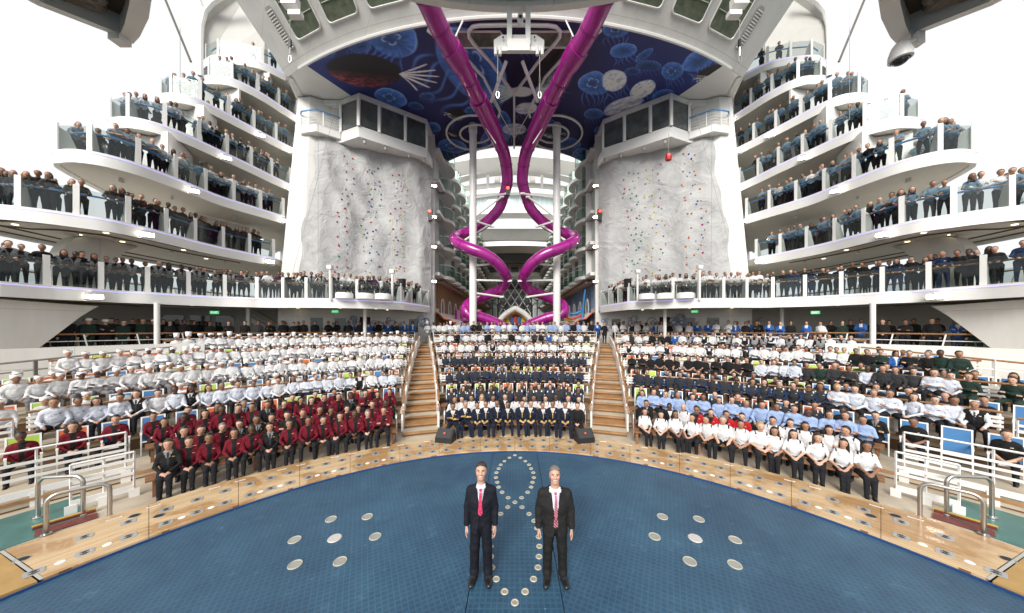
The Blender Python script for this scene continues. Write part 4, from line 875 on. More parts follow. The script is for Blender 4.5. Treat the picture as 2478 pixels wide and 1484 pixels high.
# ---- columns with struts and the two slides
PATH = [(1012,-45,13.6,21.6),(1041,20,14.6,None),(1075,90,15.6,None),(1117,160,17.0,None),(1153,230,19.0,None),(1180,284,20.8,None),(1203,334,22.4,None),(1220,374,23.6,None),(1227,417,24.5,None),(1227,446,25.0,None),(1217,480,25.6,None),(1207,506,26.0,None),(1176,539,26.6,None),(1140,560,26.9,None),(1112,569,26.4,None),(1100,578,25.3,None),(1110,589,24.2,None),(1143,604,23.7,None),(1176,617,23.7,None),(1203,637,24.0,None),(1220,660,24.6,None),(1225,677,25.3,None),(1214,699,26.2,None),(1188,711,26.8,None),(1152,726,27.0,None),(1131,738,26.6,None),(1127,752,26.0,None),(1137,763,25.9,None),(1164,768,26.0,None),(1194,779,26.2,None),(1225,795,26.4,None)]
for s, nm in ((-1,'left'),(1,'right')):
    ctr = [at(x, y, Y) for x, y, Y, _ in PATH]; ctr = [Vector((s*-1*p.x if s > 0 else p.x, p.y, p.z)) for p in ctr]
    fine = spline3(ctr, 7); fine = resample(fine, .28)
    t = thing('tube_slide', f'glossy magenta tube slide winding down round the {nm} column', 'slide')
    rad = []
    for i, p in enumerate(fine):
        r = .45+.05*min(1, max(0, (p.z-15)/3))
        rad.append(r)
    k = MB(); k.tube(fine, rad, 22); k.build('tube', MAGENTA, t, True)
    for i in range(2, len(fine)-2, 5):
        d = (fine[i+1]-fine[i-1]).normalized(); k = MB(); k.tube([fine[i]-d*.035, fine[i]+d*.035], [rad[i]+.026]*2, 22); k.build('flange', MATS.get('magenta flange') or mat('magenta flange', (.21,.007,.14), .35), t)
    # wider telescoped sections on the straight part
    for i0, i1 in ((10,14),(22,34)):
        k = MB(); k.tube(fine[i0:i1], .585, 22); k.build('sleeve', MAGENTA, t, 'auto')
    c = thing('column', f'tall round white column inside the {nm} slide', 'column')
    X, Y = s*3.52, 25.2; k = MB(); k.cyl((X,Y,PZ),(X,Y,20.95),.31,24); k.build('shaft', WHITE2, c, 'auto'); k = MB(); k.cyl((X,Y,20.3),(X,Y,20.96),.36,24); k.build('collar', WHITE2, c, 'auto')
    R3 = lambda u, v: (1009.6+.2968*u, 348.8+.2968*v)
    for (a, b, Ya, Yb) in (((478,440),(735,405),25.2,24.8),((478,590),(690,430),25.2,25.0),((470,628),(612,672),25.2,26.2),((385,785),(575,668),25.4,26.4),((470,992),(603,978),25.2,24.2),((478,1110),(755,1116),25.2,24.9),((470,1215),(688,1246),25.2,26.0),((300,858),(470,876),24.6,25.2)):
        p, q = at(*R3(*a), Ya), at(*R3(*b), Yb); p.x, q.x = (p.x, q.x) if s < 0 else (-p.x, -q.x); k = MB(); k.tube([p,q], .085, 8); k.build('strut', WHITE2, c, 'auto')
        k = MB(); k.bar(q-Vector((.18,0,.02)), q+Vector((.18,0,.02)), .2, .14); k.build('clamp', WHITE2, c)
sg = thing('signal_light', 'black signal lamp glowing red between the two slides', 'signal lamp', None, at(1229,463,24.2))
k = MB(); k.box((0,0,0),(.30,.28,.72)); k.build('housing', DARK, sg); k = MB(); k.cyl((0,-.15,.2),(0,-.19,.2),.11,12); k.build('lens', REDLAMP, sg)
# ---- gantry arc overhead, bracket with hooks, dome cameras
gan = thing('gantry_beam', 'curved white gantry beam crossing the top of the view', 'beam')
RG = 17.5; ZG = 14.88; YF = 10.55
P = [(RG*math.sin(a), YF-RG+RG*math.cos(a)) for a in np.linspace(-.55,.55,48)]
k = MB(); k.sweep(P, [(-.02,ZG+.18),(-.02,ZG+.75),(.22,ZG+.75),(.22,ZG+.16)]); k.build('outer_rim', WHITE, gan, 'auto')
k = MB(); k.sweep(P, [(.24,ZG+.35),(.24,ZG+.6),(2.6,ZG+.9),(2.6,ZG+.55)]); k.build('underside', GREYW, gan, 'auto')
br = thing('rigging_bracket', 'white rigging bracket with two legs hanging from the gantry before the mural', 'bracket')
Yb = 10.4; Z2 = lambda u, v, Y=Yb: at(826+.334*u, .334*v, Y)
for u in (1218, 1352): k = MB(); k.bar(Z2(u,60), Z2(u,345), .17, .17); k.build('leg', WHITE2, br)
k = MB(); k.plate([Z2(u,v,10.5) for u, v in ((1105,290),(1160,252),(1412,252),(1470,290),(1470,360),(1105,360))], (0,.10,0)); k.build('plate', WHITE2, br)
k = MB(); k.bar(Z2(1140,362), Z2(1440,362), .12, .16); k.build('cross_beam', WHITE2, br); k = MB(); k.bar(Z2(1205,335,10.25), Z2(1365,335,10.25), .14, .40); k.build('front_box', WHITE, br)
for u in (1118,1150,1420,1455): k = MB(); k.cyl(Z2(u,345,10.35), Z2(u,400,10.35), .055, 10); k.build('pulley', WHITE2, br)
k = MB(); k.tube([Z2(1222,378,10.3), Z2(1346,378,10.3)], .04, 8); k.build('roller', WHITE2, br)
for u in (1172, 1400): k = MB(); k.cyl(Z2(u,270,10.44), Z2(u,270,10.40), .03, 10); k.build('bolt_hole', RECESSDK, br)
for j, u in enumerate((1133, 1437)):
    h = thing('safety_hook', f'steel hook on a cable below the {"left" if j == 0 else "right"} end of the rigging bracket', 'hook')
    k = MB(); k.tube([Z2(u,400,10.35), Z2(u,565,10.35)], .014, 5); k.build('cable', ROPE, h); k = MB(); k.box(Z2(u,582,10.35), (.06,.06,.19)); k.build('swivel', DARK, h)
    k = MB(); k.tube([Z2(u,600,10.35), Z2(u,665,10.35)], .03, 6); c = Z2(u,688,10.35); k.tube([c+Vector((math.cos(a)*.05,0,math.sin(a)*.12)) for a in np.linspace(0,6.28,12,endpoint=False)], .016, 5, True); k.build('carabiner', STEEL, h)
d = thing('dome_camera', 'small white camera between the legs of the rigging bracket', 'camera', None, Z2(1297,140,10.5)); k = MB(); k.lathe((0,0,0), [(0,.18),(.09,.16),(.11,.02),(.10,-.12),(.04,-.17),(0,-.17)], 14); k.build('body', WHITE2, d, 'auto'); k = MB(); k.cyl((0,-.10,-.02),(0,-.125,-.02),.055,12); k.build('lens', DARK, d)
for s, nm in ((-1,'left'),(1,'right')):      # hook brackets over the windows
    h = thing('safety_hook', f'hook on a cable below a white bracket before the {nm} bridge windows', 'hook'); X = lambda u: u if s < 0 else 2*CX-u
    A = lambda x, y: at(X(x), y, 12.5)
    k = MB(); k.box(A(703,6), (.62,.3,.34)); k.box(A(716,36), (.5,.26,.2)); k.build('bracket', WHITE2, h); k = MB(); k.tube([A(702,45), A(702,98)], .012, 5); k.build('cable', ROPE, h)
    k = MB(); k.box(A(702,105), (.09,.08,.32)); k.build('swivel', DARK, h); k = MB(); k.tube([A(702,115), A(702,135)], .03, 6); c = A(702,143); k.tube([c+Vector((math.cos(a)*.06,0,math.sin(a)*.15)) for a in np.linspace(0,6.28,12,endpoint=False)], .018, 5, True); k.build('carabiner', STEEL, h)
    # open housing with hose pipes in the top corner
    pd = thing('rig_housing', f'white housing with old hose pipes in its open underside, top {nm} corner', 'housing')
    Yp = lambda x, y, Y: at(X(x), y, Y)
    out = [(40,-60),(60,-3),(92,14),(290,90),(322,107),(338,90),(360,45),(376,-60)]; ZP = 11.5
    O = [onz(x, y, ZP) for x, y in out]; O = [Vector((p.x if s < 0 else -p.x, p.y, p.z)) for p in O]
    k = MB(); k.plate(O, (0,0,.9)); 
    cen = sum(O, Vector())/len(O); I = [onz(x, y, ZP) for x, y in ((66,-60),(78,-10),(100,5),(262,70),(290,82),(301,60),(313,10),(318,-60))]; I = [Vector((p.x if s < 0 else -p.x, p.y, p.z)) for p in I]
    k = MB(); N = len(O); vs = O+[p+Vector((0,0,1.0)) for p in O]+I+[p+Vector((0,0,.5)) for p in I]
    fs = [(i,(i+1) % N,N+(i+1) % N,N+i) for i in range(N)]+[(i,2*N+i,2*N+(i+1) % N,(i+1) % N) for i in range(N)]+[(2*N+i,3*N+i,3*N+(i+1) % N,2*N+(i+1) % N) for i in range(N)]+[tuple(range(N,2*N))]
    k.add(vs, fs); k.build('shell', WHITE2, pd)
    k = MB(); k.add([p+Vector((0,0,.49)) for p in I], [tuple(range(N))]); k.build('recess', mat('brown recess', (.055,.045,.036), .8) if 'brown recess' not in MATS else MATS['brown recess'], pd)
    for j in range(4):
        A0 = I[0].lerp(I[-1], .18+.2*j)+Vector((0,0,.33)); A1 = I[3].lerp(I[5], .18+.2*j)+Vector((0,0,.33)); mid = A0.lerp(A1, .8-.12*j); side = I[2].lerp(I[1], .2*j)+Vector((0,0,.33))
        k = MB(); k.tube(spline3([A0, A0.lerp(mid,.5), mid, mid.lerp(side,.35), mid.lerp(side,.85)], 6), .13-.015*j, 10); k.build('hose', PIPE, pd, 'auto')
    k = MB(); A0 = O[3]+Vector((0,0,-.03)); k.box(A0+Vector((s*-.0,.0,0)), (.3,.25,.25)); k.build('bracket', WHITE2, pd)
# dome camera on its arm, upper right
dc = thing('dome_camera', 'white dome security camera on a curved arm at the upper right', 'camera'); D = lambda u, v, Y=7.6: at(1652-50.4+.334*u+0, .334*v, Y)
D = lambda u, v, Y=7.6: at(1651.99+.334*u, .334*v, Y)
c = D(1578,415); k = MB(); k.lathe(c, [(0,.36),(.10,.35),(.16,.26),(.21,.08),(.215,-.06),(.17,-.08)], 24); k.build('housing', WHITE2, dc, 'auto')
k = MB(); k.lathe(c, [(.15,-.07),(.14,-.12),(.10,-.16),(.05,-.18),(0,-.185)], 20); k.build('dome', mat('dark dome', (.02,.02,.022), .05), dc, True)
k = MB(); k.tube(spline3([D(1578,372), D(1572,345), D(1600,318), D(1660,298), D(1700,290)], 5), .05, 10); k.build('arm', WHITE2, dc, 'auto'); k = MB(); k.box(D(1705,285), (.16,.16,.3)); k.build('mount', WHITE2, dc)
# dark stays behind the balconies and the curved screens of the upper deck
for s, nm in ((-1,'left'),(1,'right')):
    X = lambda u: u if s < 0 else 2*CX-u
    for i, (a, b) in enumerate((((402,0),(462,130)),((423,0),(474,118)))):
        A = at(X(a[0]-14), a[1]-30, 33); B = at(X(b[0]), b[1]+20, 33); tag(MB().tube([A,B], .10, 6).build('stay_cable', mat('brown stay', (.10,.08,.06), .6) if 'brown stay' not in MATS else MATS['brown stay']), f'{"outer" if i == 0 else "inner"} dark stay slanting behind the upper {nm} balconies', 'stay')
    # concave cream screen above the topmost balcony
    cs = thing('wind_screen', f'tall concave cream screen wall above the topmost {nm} balcony', 'wall')
    B0 = [(486,175),(486,100),(488,60),(497,28),(515,8),(540,-8),(600,-20),(640,-30),(640,60),(640,175)]; Q = [at(X(x), y, 27.5+(.0 if j < 5 else 1.5)) for j, (x, y) in enumerate(B0)]
    k = MB(); k.plate(Q, (0,.4,0)); k.build('screen', GREYW, cs)
    k = MB(); k.tube([at(X(x), y, 27.3) for x, y in ((486,185),(485,100),(487,60),(496,27),(514,6),(540,-10),(560,-20))], .22, 8); k.build('rim', WHITE2, cs, 'auto')
    Q = [at(X(x), y, 29) for x, y in ((395,-30),(470,-30),(490,20),(483,100),(480,150),(462,128))]; k = MB(); k.plate(Q, (0,.4,0)); k.build('wing', WHITE2, cs)
    # people-height white lamp posts and camera domes along the lowest balcony
    z = DZ['A']
    for i, qx in enumerate((953, 805)):
        Y = 20.0 if i == 0 else 18.6; p = Vector((s*abs((qx-CX)/F*Y), Y-.25, z-.1)); t = thing('lamp_post', f'slim white lamp post on the lowest {nm} balcony, {"nearer the slides" if i == 0 else "nearer the climbing wall middle"}', 'lamp post', None, p)
        k = MB(); k.cyl((0,0,0),(0,0,1.9),.07,10); k.build('pole', WHITE2, t, 'auto'); k = MB(); k.box((0,0,2.02),(.28,.28,.22)); k.build('head', WHITE2, t)
    for i, qx in enumerate((841, 889, 933)):
        Y = (19.0,19.3,19.6)[i]; p = Vector((s*abs((qx-CX)/F*Y), Y-.35, z)); t = thing('projector_dome', f'clear dome housing on the lowest {nm} balcony, {["outermost","middle","innermost"][i]} of three', 'projector', 'dome housings on the lowest balconies', p)
        k = MB(); k.lathe((0,0,0), [(0,.38),(.46,.38),(.50,.30),(.50,.02),(0,.0)], 20); k.build('base', WHITE2, t, 'auto'); k = MB(); k.lathe((0,0,.70), [(.44*math.sin(a), .44*math.cos(a)) for a in np.linspace(.02,2.35,14)], 20); k.build('dome', DOME, t, True)
        k = MB(); k.box((0,0,.66),(.36,.30,.30)); k.cyl((0,-.1,.72),(0,-.3,.76),.11,10); k.build('lamp_head', DARK, t)
        k = MB(); k.cyl((0,0,.36),(0,0,.55),.16,10); k.build('yoke', DARK, t)
    # loudspeakers on the fascia end and small spot boxes
    for j, qx in enumerate((276, 305)):
        best = min(DECKPATH['A'], key=lambda p: abs(p.x/p.y-(qx-CX)/F)+ (9 if p.y > 24 else 0)); o = thing('flood_box', f'small grey unlit flood box under the lowest {nm} balcony, {"outer" if j == 0 else "inner"} of the pair', 'floodlight', None, (-s*best.x*.985, best.y*.985, z-.32), math.radians(-50*s))
        k = MB(); k.box((0,0,0),(.36,.14,.24), 0, .3); k.build('housing', WHITE2, o); k = MB(); k.box((0,-.075,-.02),(.30,.02,.18), 0, .3); k.build('lens', DARK, o)
    for i, (qx, qy, Y) in enumerate(((811,752,19.4),(519,754,17.4),(1008,813-10,26.0))):
        if i == 2: continue
        p = at(qx, qy, Y); o = thing('exit_sign', f'green exit sign hanging under the lowest {nm} balcony, {["inner","outer"][i]} one', 'sign', None, (s*abs(p.x), p.y, p.z-.06), -math.radians(s*25))
        k = MB(); k.box((0,0,0),(.40,.04,.18)); k.build('plate', SIGNG, o)
        c = bpy.data.curves.new('lettering', 'FONT'); c.body = 'EXIT'; c.size = .15; c.align_x = 'CENTER'; c.align_y = 'CENTER'; c.extrude = .002; c.materials.append(SIGNW); q0 = bpy.data.objects.new('tmp', c); COL.objects.link(q0); bpy.context.view_layer.update(); q = link('lettering', bpy.data.meshes.new_from_object(q0), o); bpy.data.objects.remove(q0); q.location = (0,-.026,0); q.rotation_euler = (math.pi/2,0,0)
    lp = thing('loudspeaker', f'black loudspeaker on a stand at the inner end of the lowest {nm} balcony', 'speaker', None, (s*7.9, 21.0, z)); k = MB(); k.box((0,0,1.35),(.36,.34,.55),.3*s); k.build('cabinet', DARK, lp); k = MB(); k.cyl((0,0,0),(0,0,1.1),.03,8); k.build('stand', DARK, lp)
    # long ropes hanging before the tower and climbing wall
    for i, (x0, y0, x1, y1, Y) in enumerate(((436,0,436,290,15.0),(815,250,700,690,20.8),(770,300,770,640,20.2))):
        A = at(X(x0), y0, Y); B = at(X(x1), y1, Y); tag(MB().tube([A, A.lerp(B,.5)+Vector((0,0,-.2)), B], .012, 4).build('rope', ROPE), f'thin grey line hanging before the {nm} {["balconies","climbing wall, slanting","climbing wall, upright"][i]}', 'rope')
# ================================================================== the inner street (boardwalk)
def scallop(n=10, d=1.15, w=3.3): return [(w/2*math.cos(a)*-1, -d*math.sin(a)**.7) for a in np.linspace(0.0, math.pi, n+1)]
sc_ = scallop()
k = MB(); k.prism([(x,y) for x, y in sc_]+[(1.65,.3),(-1.65,.3)], -.30, 0); SLABME = k.mesh('balcony_slab', WHITE2)
k = MB(); vs = []; 
for x, y in sc_: vs += [(x*.97,y*.97,.02),(x*.97,y*.97,1.02)]
k.add(vs, [(2*i,2*i+2,2*i+3,2*i+1) for i in range(len(sc_)-1)]); GLME = k.mesh('glass_rail', GLASSG, True)
k = MB(); k.tube([(x*.97,y*.97,1.05) for x, y in sc_], .035, 6); HRME = k.mesh('handrail', WHITE2)
k = MB(); k.box((1.68,.0,1.2),(.08,.9,2.4)); k.mi = 1; k.box((1.60,-.62,1.1),(.03,.35,2.0)); PTME = k.mesh('partition', [WHITE2, GLASSG])
k = MB(); k.box((0,.20,1.15),(2.6,.04,2.1)); DRME = k.mesh('cabin_door', mat('pale cabin glass', (.30,.35,.34), .12))
LEV = [8.9+2.8*i for i in range(5)]
for s, nm in ((-1,'left'),(1,'right')):
    t = thing('cabin_block', f'{nm} stack of scalloped white cabin balconies lining the inner street', 'building')
    k = MB(); k.box((s*7.62, 62, 14.6),(.2,65,12.4)); k.build('wall', WHITE, t)
    k = MB(); k.box((s*7.62, 62, 5.5),(.2,65,5.7)); k.build('timber_wall', SIDING if s < 0 else mat('blue street wall', (.14,.22,.38), .6, noise=.5, nscale=.7), t)
    k = MB(); k.box((s*7.35, 62, 8.25),(1.0,66,.18)); k.build('canopy_soffit', mat('pink beige soffit', (.36,.22,.17), .5) if 'pink beige soffit' not in MATS else MATS['pink beige soffit'], t)
    for li, z in enumerate(LEV):
        for i in range(15):
            y = 30.6+i*3.42
            o = bpy.data.objects.new('cabin_balcony', SLABME); COL.objects.link(o); o.parent = t; o.location = (s*7.30, y, z); o.rotation_euler = (0,0,-s*math.pi/2)
            for nme, me in (('glass_rail',GLME),('handrail',HRME),('partition',PTME),('cabin_door',DRME)):
                if i > 8 and nme in ('partition','handrail'): continue
                link(nme, me, o)
    # flat returns beside the tower corner: striped panels and ledges
    for z in LEV:
        k = MB(); k.box((s*7.25,28.2,z-.15),(.9,2.4,.3)); k.build('ledge', WHITE2, t)
        k = MB(); k.box((s*7.4,28.3,z+1.2),(.05,1.5,2.2)); k.build('frosted_panel', mat('frosted panel', (.46,.52,.49), .35) if 'frosted panel' not in MATS else MATS['frosted panel'], t)
    for i in range(9):
        y = 31+i*3.4; z = 5.9; 
        p = Vector((s*7.49, y, z)); k = MB(); n = 16; k.tube([p+Vector((0,math.cos(a)*.55,math.sin(a)*.9)) for a in np.linspace(0,6.283,n,endpoint=False)], .09, 5, True); k.build('porthole_frame', WHITE2, t)
        k = MB(); k.plate([p+Vector((0,math.cos(a)*.5,math.sin(a)*.85)) for a in np.linspace(0,6.283,n,endpoint=False)], (s*.03,0,0)); k.build('porthole_pane', WINDK, t)
    aw = thing('awning', f'{"orange edged white" if s < 0 else "rippled blue and orange"} awning over the {nm} shopfront', 'awning')
    P = [(s*(7.6-.30*j), 28.5, 5.25-.16*j+.12*math.sin(j*1.5)) for j in range(9)]; vs = []
    for x, y, z in P: vs += [(x,28.2,z),(x,40,z),(x,40,z+.10),(x,28.2,z+.10)]
    k = MB(); k.add(vs, [(i*4+q, i*4+(q+1) % 4, i*4+4+(q+1) % 4, i*4+4+q) for i in range(8) for q in range(4)]+[(3,2,1,0),(32,33,34,35)]); k.build('canopy', WHITE2, aw)
    k = MB(); k.tube([(x,28.17,z+.09) for x, y, z in P], .07, 6); k.build('edge', mat('orange trim', (.55,.10,.03), .5) if 'orange trim' not in MATS else MATS['orange trim'], aw)
# magenta stall roof left, coloured waves right
st = thing('stall_roof', 'pink and magenta striped stall roof on the left of the inner street', 'stall')
k = MB(); k.plate([(-7.2,34,4.3),(-3.6,34,5.0),(-3.6,38,5.0),(-7.2,38,4.3)], (0,0,.25)); k.build('roof', MAGENTA, st)
for i in range(4): k = MB(); k.box((-6.4+i*.75,33.95,5.35),(.36,.05,1.1)); k.build('stripe', mat('pink stripe', (.62,.25,.45), .5) if 'pink stripe' not in MATS else MATS['pink stripe'], st)
k = MB(); k.box((-6.4+1.1,34.02,5.35),(3.0,.06,1.1)); k.build('sign_board', MAGENTA, st); k = MB(); k.box((-5.4,36,3.4),(3.4,3.6,1.6)); k.build('counter', WHITE2, st)
wv = thing('wave_decor', 'curled blue, red and yellow wave boards against the right shopfront', 'decoration')
for i, (c, z, x0) in enumerate((((.05,.25,.55),4.2,6.9),((.45,.04,.04),4.9,6.9),((.05,.25,.55),5.4,6.8),((.6,.42,.04),4.55,6.7),((.6,.42,.04),3.7,6.8))):
    P = [(x0-.32*j, 29.6+.25*i, z+.18*math.sin(j*.9+i)) for j in range(10)]; k = MB(); k.tube(P, [.16*(1-j/13) for j in range(10)], 7); k.build('wave', mat('wave paint %d' % i, c, .35), wv, True)
k = MB(); k.tube(spline3([(6.9,29.4,2.7),(6.6,29.4,4.0),(6.7,29.4,6.0),(6.9,29.4,7.6)],5), .09, 7); k.build('post', MATS['wave paint 0'], wv)
# carousel arch and lamps at the far crowd
ar = thing('arched_gate', 'white pointed arch over a bright carousel behind the standing crowd', 'arch')
Pa = [onz(1,800,3)]; Y = 34.0; A = [at(x, y, Y) for x, y in ((1202,795),(1210,775),(1224,760),(1240,750),(1247,747),(1254,750),(1270,760),(1284,775),(1292,795))]
k = MB(); k.tube(spline3(A, 5), .32, 10); k.build('arch', WHITE2, ar, True)
k = MB(); k.tube([p+Vector((0,.4,0)) for p in spline3([q.lerp(at(1247,800,Y), .2) for q in A], 4)], .06, 5); k.build('bulb_strip', YELLOW, ar)
k = MB(); pts = [q.lerp(at(1247,800,Y), .12)+Vector((0,1.2,0)) for q in A]; k.plate(pts, (0,.1,0)); k.build('carousel_front', mat('carousel paint', (.42,.10,.035), .5, noise=.9, nscale=1.6), ar)
for i, (x, c) in enumerate(((1228,(.6,.42,.05)),(1238,(.05,.15,.4)),(1247,(.5,.05,.05)),(1256,(.05,.15,.4)),(1266,(.6,.42,.05)))):
    k = MB(); p = at(x, 776, Y+.9); k.lathe(p, [(0,.5),(.25,.3),(.3,-.3),(.1,-.6)], 8); k.build('painted_panel', mat('carousel trim %d' % i, c, .4), ar)
for s, nm in ((-1,'left'),(1,'right')):
    for i, (x, Y) in enumerate(((1192,36),(1204,44))):
        p = at(x, 790, Y); p.x = s*abs(p.x); p.z = PZ; t = thing('street_lamp', f'dark street lamp with two hanging shades {nm} of the arch, {"nearer" if i == 0 else "farther"} one', 'street lamp', None, p)
        k = MB(); k.cyl((0,0,0),(0,0,4.6),.07,8); k.build('pole', DARK, t); k = MB(); k.tube(spline3([(-1.0,0,4.3),(-.9,0,4.8),(-.3,0,4.7),(0,0,4.4),(.3,0,4.7),(.9,0,4.8),(1.0,0,4.3)],4), .05, 6); k.build('arm', DARK, t)
        for q in (-1,1): k = MB(); k.lathe((q,0,4.1), [(.0,.22),(.08,.2),(.3,-.08),(.32,-.12)], 10); k.build('shade', DARK, t)
# far end: decks, glass and the diamond screen
fb = thing('far_deckhouse', 'white tiered deckhouse with glass screen closing the far end of the street', 'building')
def bow(Y, half, sag, n=16): return [(x, Y+sag*(x/half)**2) for x in np.linspace(half, -half, n+1)]
for (z0, z1, Y, sag, mt, nm2, th) in ((25.6,27.2,60,4,WHITE2,'fascia',3),(27.25,30.4,60.6,4,None,'glass_band',.1),(30.45,31.3,61,4,WHITE2,'deck_edge',2),(31.35,32.5,61.2,4,None,'glass_rail',.1),(35.2,36.2,60,4,WHITE2,'canopy',5),(36.3,38.2,64,5,WHITE2,'roof_front',2),(38.3,39.4,68,5,WHITE2,'roof_top',2)):
    g = mt or (MATS.get('pale sky glass') or mat('pale sky glass', (.42,.50,.52), .08))
    k = MB(); B = bow(Y, 15, sag); k.sweep(B, [(0,z0),(0,z1),(-th,z1),(-th,z0)]); k.build(nm2, g, fb)
for x in np.linspace(-13,13,27):
    k = MB(); y = 60.55+4*(x/15)**2; k.bar((x,y,27.25),(x,y,30.4),.08,.08); k.build('mullion', WHITE2, fb)
for x in (-12,-5.6,5.6,12): k = MB(); k.cyl((x,61.5+4*(x/15)**2,31.3),(x,61.5+4*(x/15)**2,35.2),.28,10); k.build('pillar', WHITE2, fb)
k = MB(); k.sweep(bow(66,15,3), [(0,31.3),(0,35.2),(-1,35.2),(-1,31.3)]); k.build('back_wall', GREYW, fb)
for x in np.linspace(-12.5,12.5,15): k = MB(); k.box((x,65.85+3*(x/15)**2,33.4),(1.5,.1,1.5)); k.build('window', WINDK, fb)
for s in (-1,1): k = MB(); k.box((s*4.2,72,38.5),(1.2,3,6)); k.build('funnel_post', GREYW, fb)
# recessed deck with railing, below the fascia
k = MB(); k.box((0,72,24.2),(15,12,2.6)); k.build('recess_ceiling', GREYW, fb)
k = MB(); k.box((0,73,22.4),(15.4,1,6)); k.build('recess_wall', mat('dim wall', (.09,.09,.085), .7), fb)
k = MB(); k.sweep(bow(65,7.4,1.2), [(0,19.9),(0,20.8),(-6,20.8),(-6,19.9)]); k.build('deck_edge', WHITE2, fb)
k = MB(); k.tube([(x,y,21.95) for x, y in bow(65.1,7.4,1.2)], .06, 6); k.build('rail', WHITE2, fb)
for x in np.linspace(-7,7,13): k = MB(); y = 65.1+1.2*(x/7.4)**2; k.bar((x,y,20.8),(x,y,21.9),.09,.06); k.build('rail_post', WHITE2, fb)
k = MB(); k.add([(x, y, z) for x, y in bow(65.12,7.4,1.2) for z in (20.85,21.85)], [(2*i,2*i+2,2*i+3,2*i+1) for i in range(16)]); k.build('rail_glass', GLASS, fb)
k = MB(); k.box((0,76.6,12.5),(15.4,1,20)); k.build('end_wall', WHITE, fb)
for x in (-5.4,-2.7,0,2.7,5.4): k = MB(); k.box((x,76.0,18.3),(1.9,.2,1.3)); k.build('louvre', mat('louvre', (.16,.17,.17), .6) if 'louvre' not in MATS else MATS['louvre'], fb)
for x in (-6.2,-5.2,5.2,6.2):
    for z in (4.5,7.5,10.5,13.5): k = MB(); k.box((x,76.0,z),(.7,.2,2.3)); k.build('window', MATS['pale sky glass'], fb)
k = MB(); k.box((0,75.9,9.3),(8.6,.2,13.0)); k.build('dark_glass', mat('dark teal glass', (.035,.055,.058), .05, noise=.6, nscale=.5), fb)
dx, dz = 2.0, 3.2
for i in range(-2, 2):
    for j in range(4):
        z = 4.0+j*dz; x = (i+.5)*dx
        for a, b in (((x-dx/2,z),(x,z+dz/2)),((x,z+dz/2),(x+dx/2,z)),((x-dx/2,z+dz),(x,z+dz/2)),((x,z+dz/2),(x+dx/2,z+dz))):
            k = MB(); k.bar((a[0],75.7,a[1]),(b[0],75.7,b[1]),.2,.2,(0,1,0)); k.build('lattice_bar', WHITE2, fb)
k = MB(); k.bar((-5.5,74.5,16.6),(5.5,74.5,16.6),.1,.1); k.bar((-5.5,74.5,17.3),(5.5,74.5,17.3),.1,.1)
for i in range(11): k.bar((-5.5+i,74.5,16.6),(-5+i,74.5,17.3),.07,.07); k.bar((-5+i,74.5,17.3),(-4.5+i,74.5,16.6),.07,.07)
tag(k.build('lighting_truss', WHITE2), 'white lattice truss above the diamond glass screen at the street end', 'truss')
# ================================================================== people: one continuous surface per body, grown from a distance field
def rcone(P, a, b, r1, r2, s=(1,1,1)):
    s = np.array(s); a = np.array(a, float); b = np.array(b, float); Q = (P-a)/s; d = (b-a)/s; L = max(1e-9, d@d)
    t = np.clip(Q@d/L, 0, 1); return (np.linalg.norm(Q-t[...,None]*d, axis=-1)-(r1+t*(r2-r1)))*min(s)
def smin(a, b, k):
    h = np.clip(.5+.5*(b-a)/k, 0, 1); return b*(1-h)+a*h-k*h*(1-h)
def surfnets(v, org, h):
    s = v < 0; nx, ny, nz = v.shape
    c = np.zeros((nx-1,ny-1,nz-1), int)
    for i in (0,1):
        for j in (0,1):
            for k in (0,1): c += s[i:nx-1+i, j:ny-1+j, k:nz-1+k]
    act = (c > 0) & (c < 8); ids = -np.ones(act.shape, int); I = np.argwhere(act); ids[act] = np.arange(len(I))
    acc = np.zeros((len(I),3)); cnt = np.zeros(len(I))
    for ax in range(3):
        for i in (0,1):
            for j in (0,1):
                o = [0,0,0]; oth = [q for q in range(3) if q != ax]; o[oth[0]] = i; o[oth[1]] = j
                A = I+np.array(o); B = A.copy(); B[:,ax] += 1; va = v[A[:,0],A[:,1],A[:,2]]; vb = v[B[:,0],B[:,1],B[:,2]]; m = (va < 0) != (vb < 0)
                t = np.where(m, va/np.where(va-vb == 0, 1e-9, va-vb), 0); p = A.astype(float); p[:,ax] += t; acc[m] += p[m]; cnt[m] += 1
    V = acc/cnt[:,None]*h+org; Fq = []
    for ax in range(3):
        sl0 = [slice(None)]*3; sl1 = [slice(None)]*3; sl0[ax] = slice(0,-1); sl1[ax] = slice(1,None)
        cr = s[tuple(sl0)] != s[tuple(sl1)]; E = np.argwhere(cr); a1, a2 = [(1,2),(2,0),(0,1)][ax]
        ok = (E[:,a1] > 0) & (E[:,a2] > 0) & (E[:,a1] < v.shape[a1]-1) & (E[:,a2] < v.shape[a2]-1); E = E[ok]; ins = s[E[:,0],E[:,1],E[:,2]]
        def g(d1, d2): q = E.copy(); q[:,a1] += d1; q[:,a2] += d2; return ids[q[:,0],q[:,1],q[:,2]]
        Q = np.stack([g(-1,-1), g(0,-1), g(0,0), g(-1,0)], 1); Q[~ins] = Q[~ins][:,::-1]; Fq.append(Q)
    return V, np.concatenate(Fq)
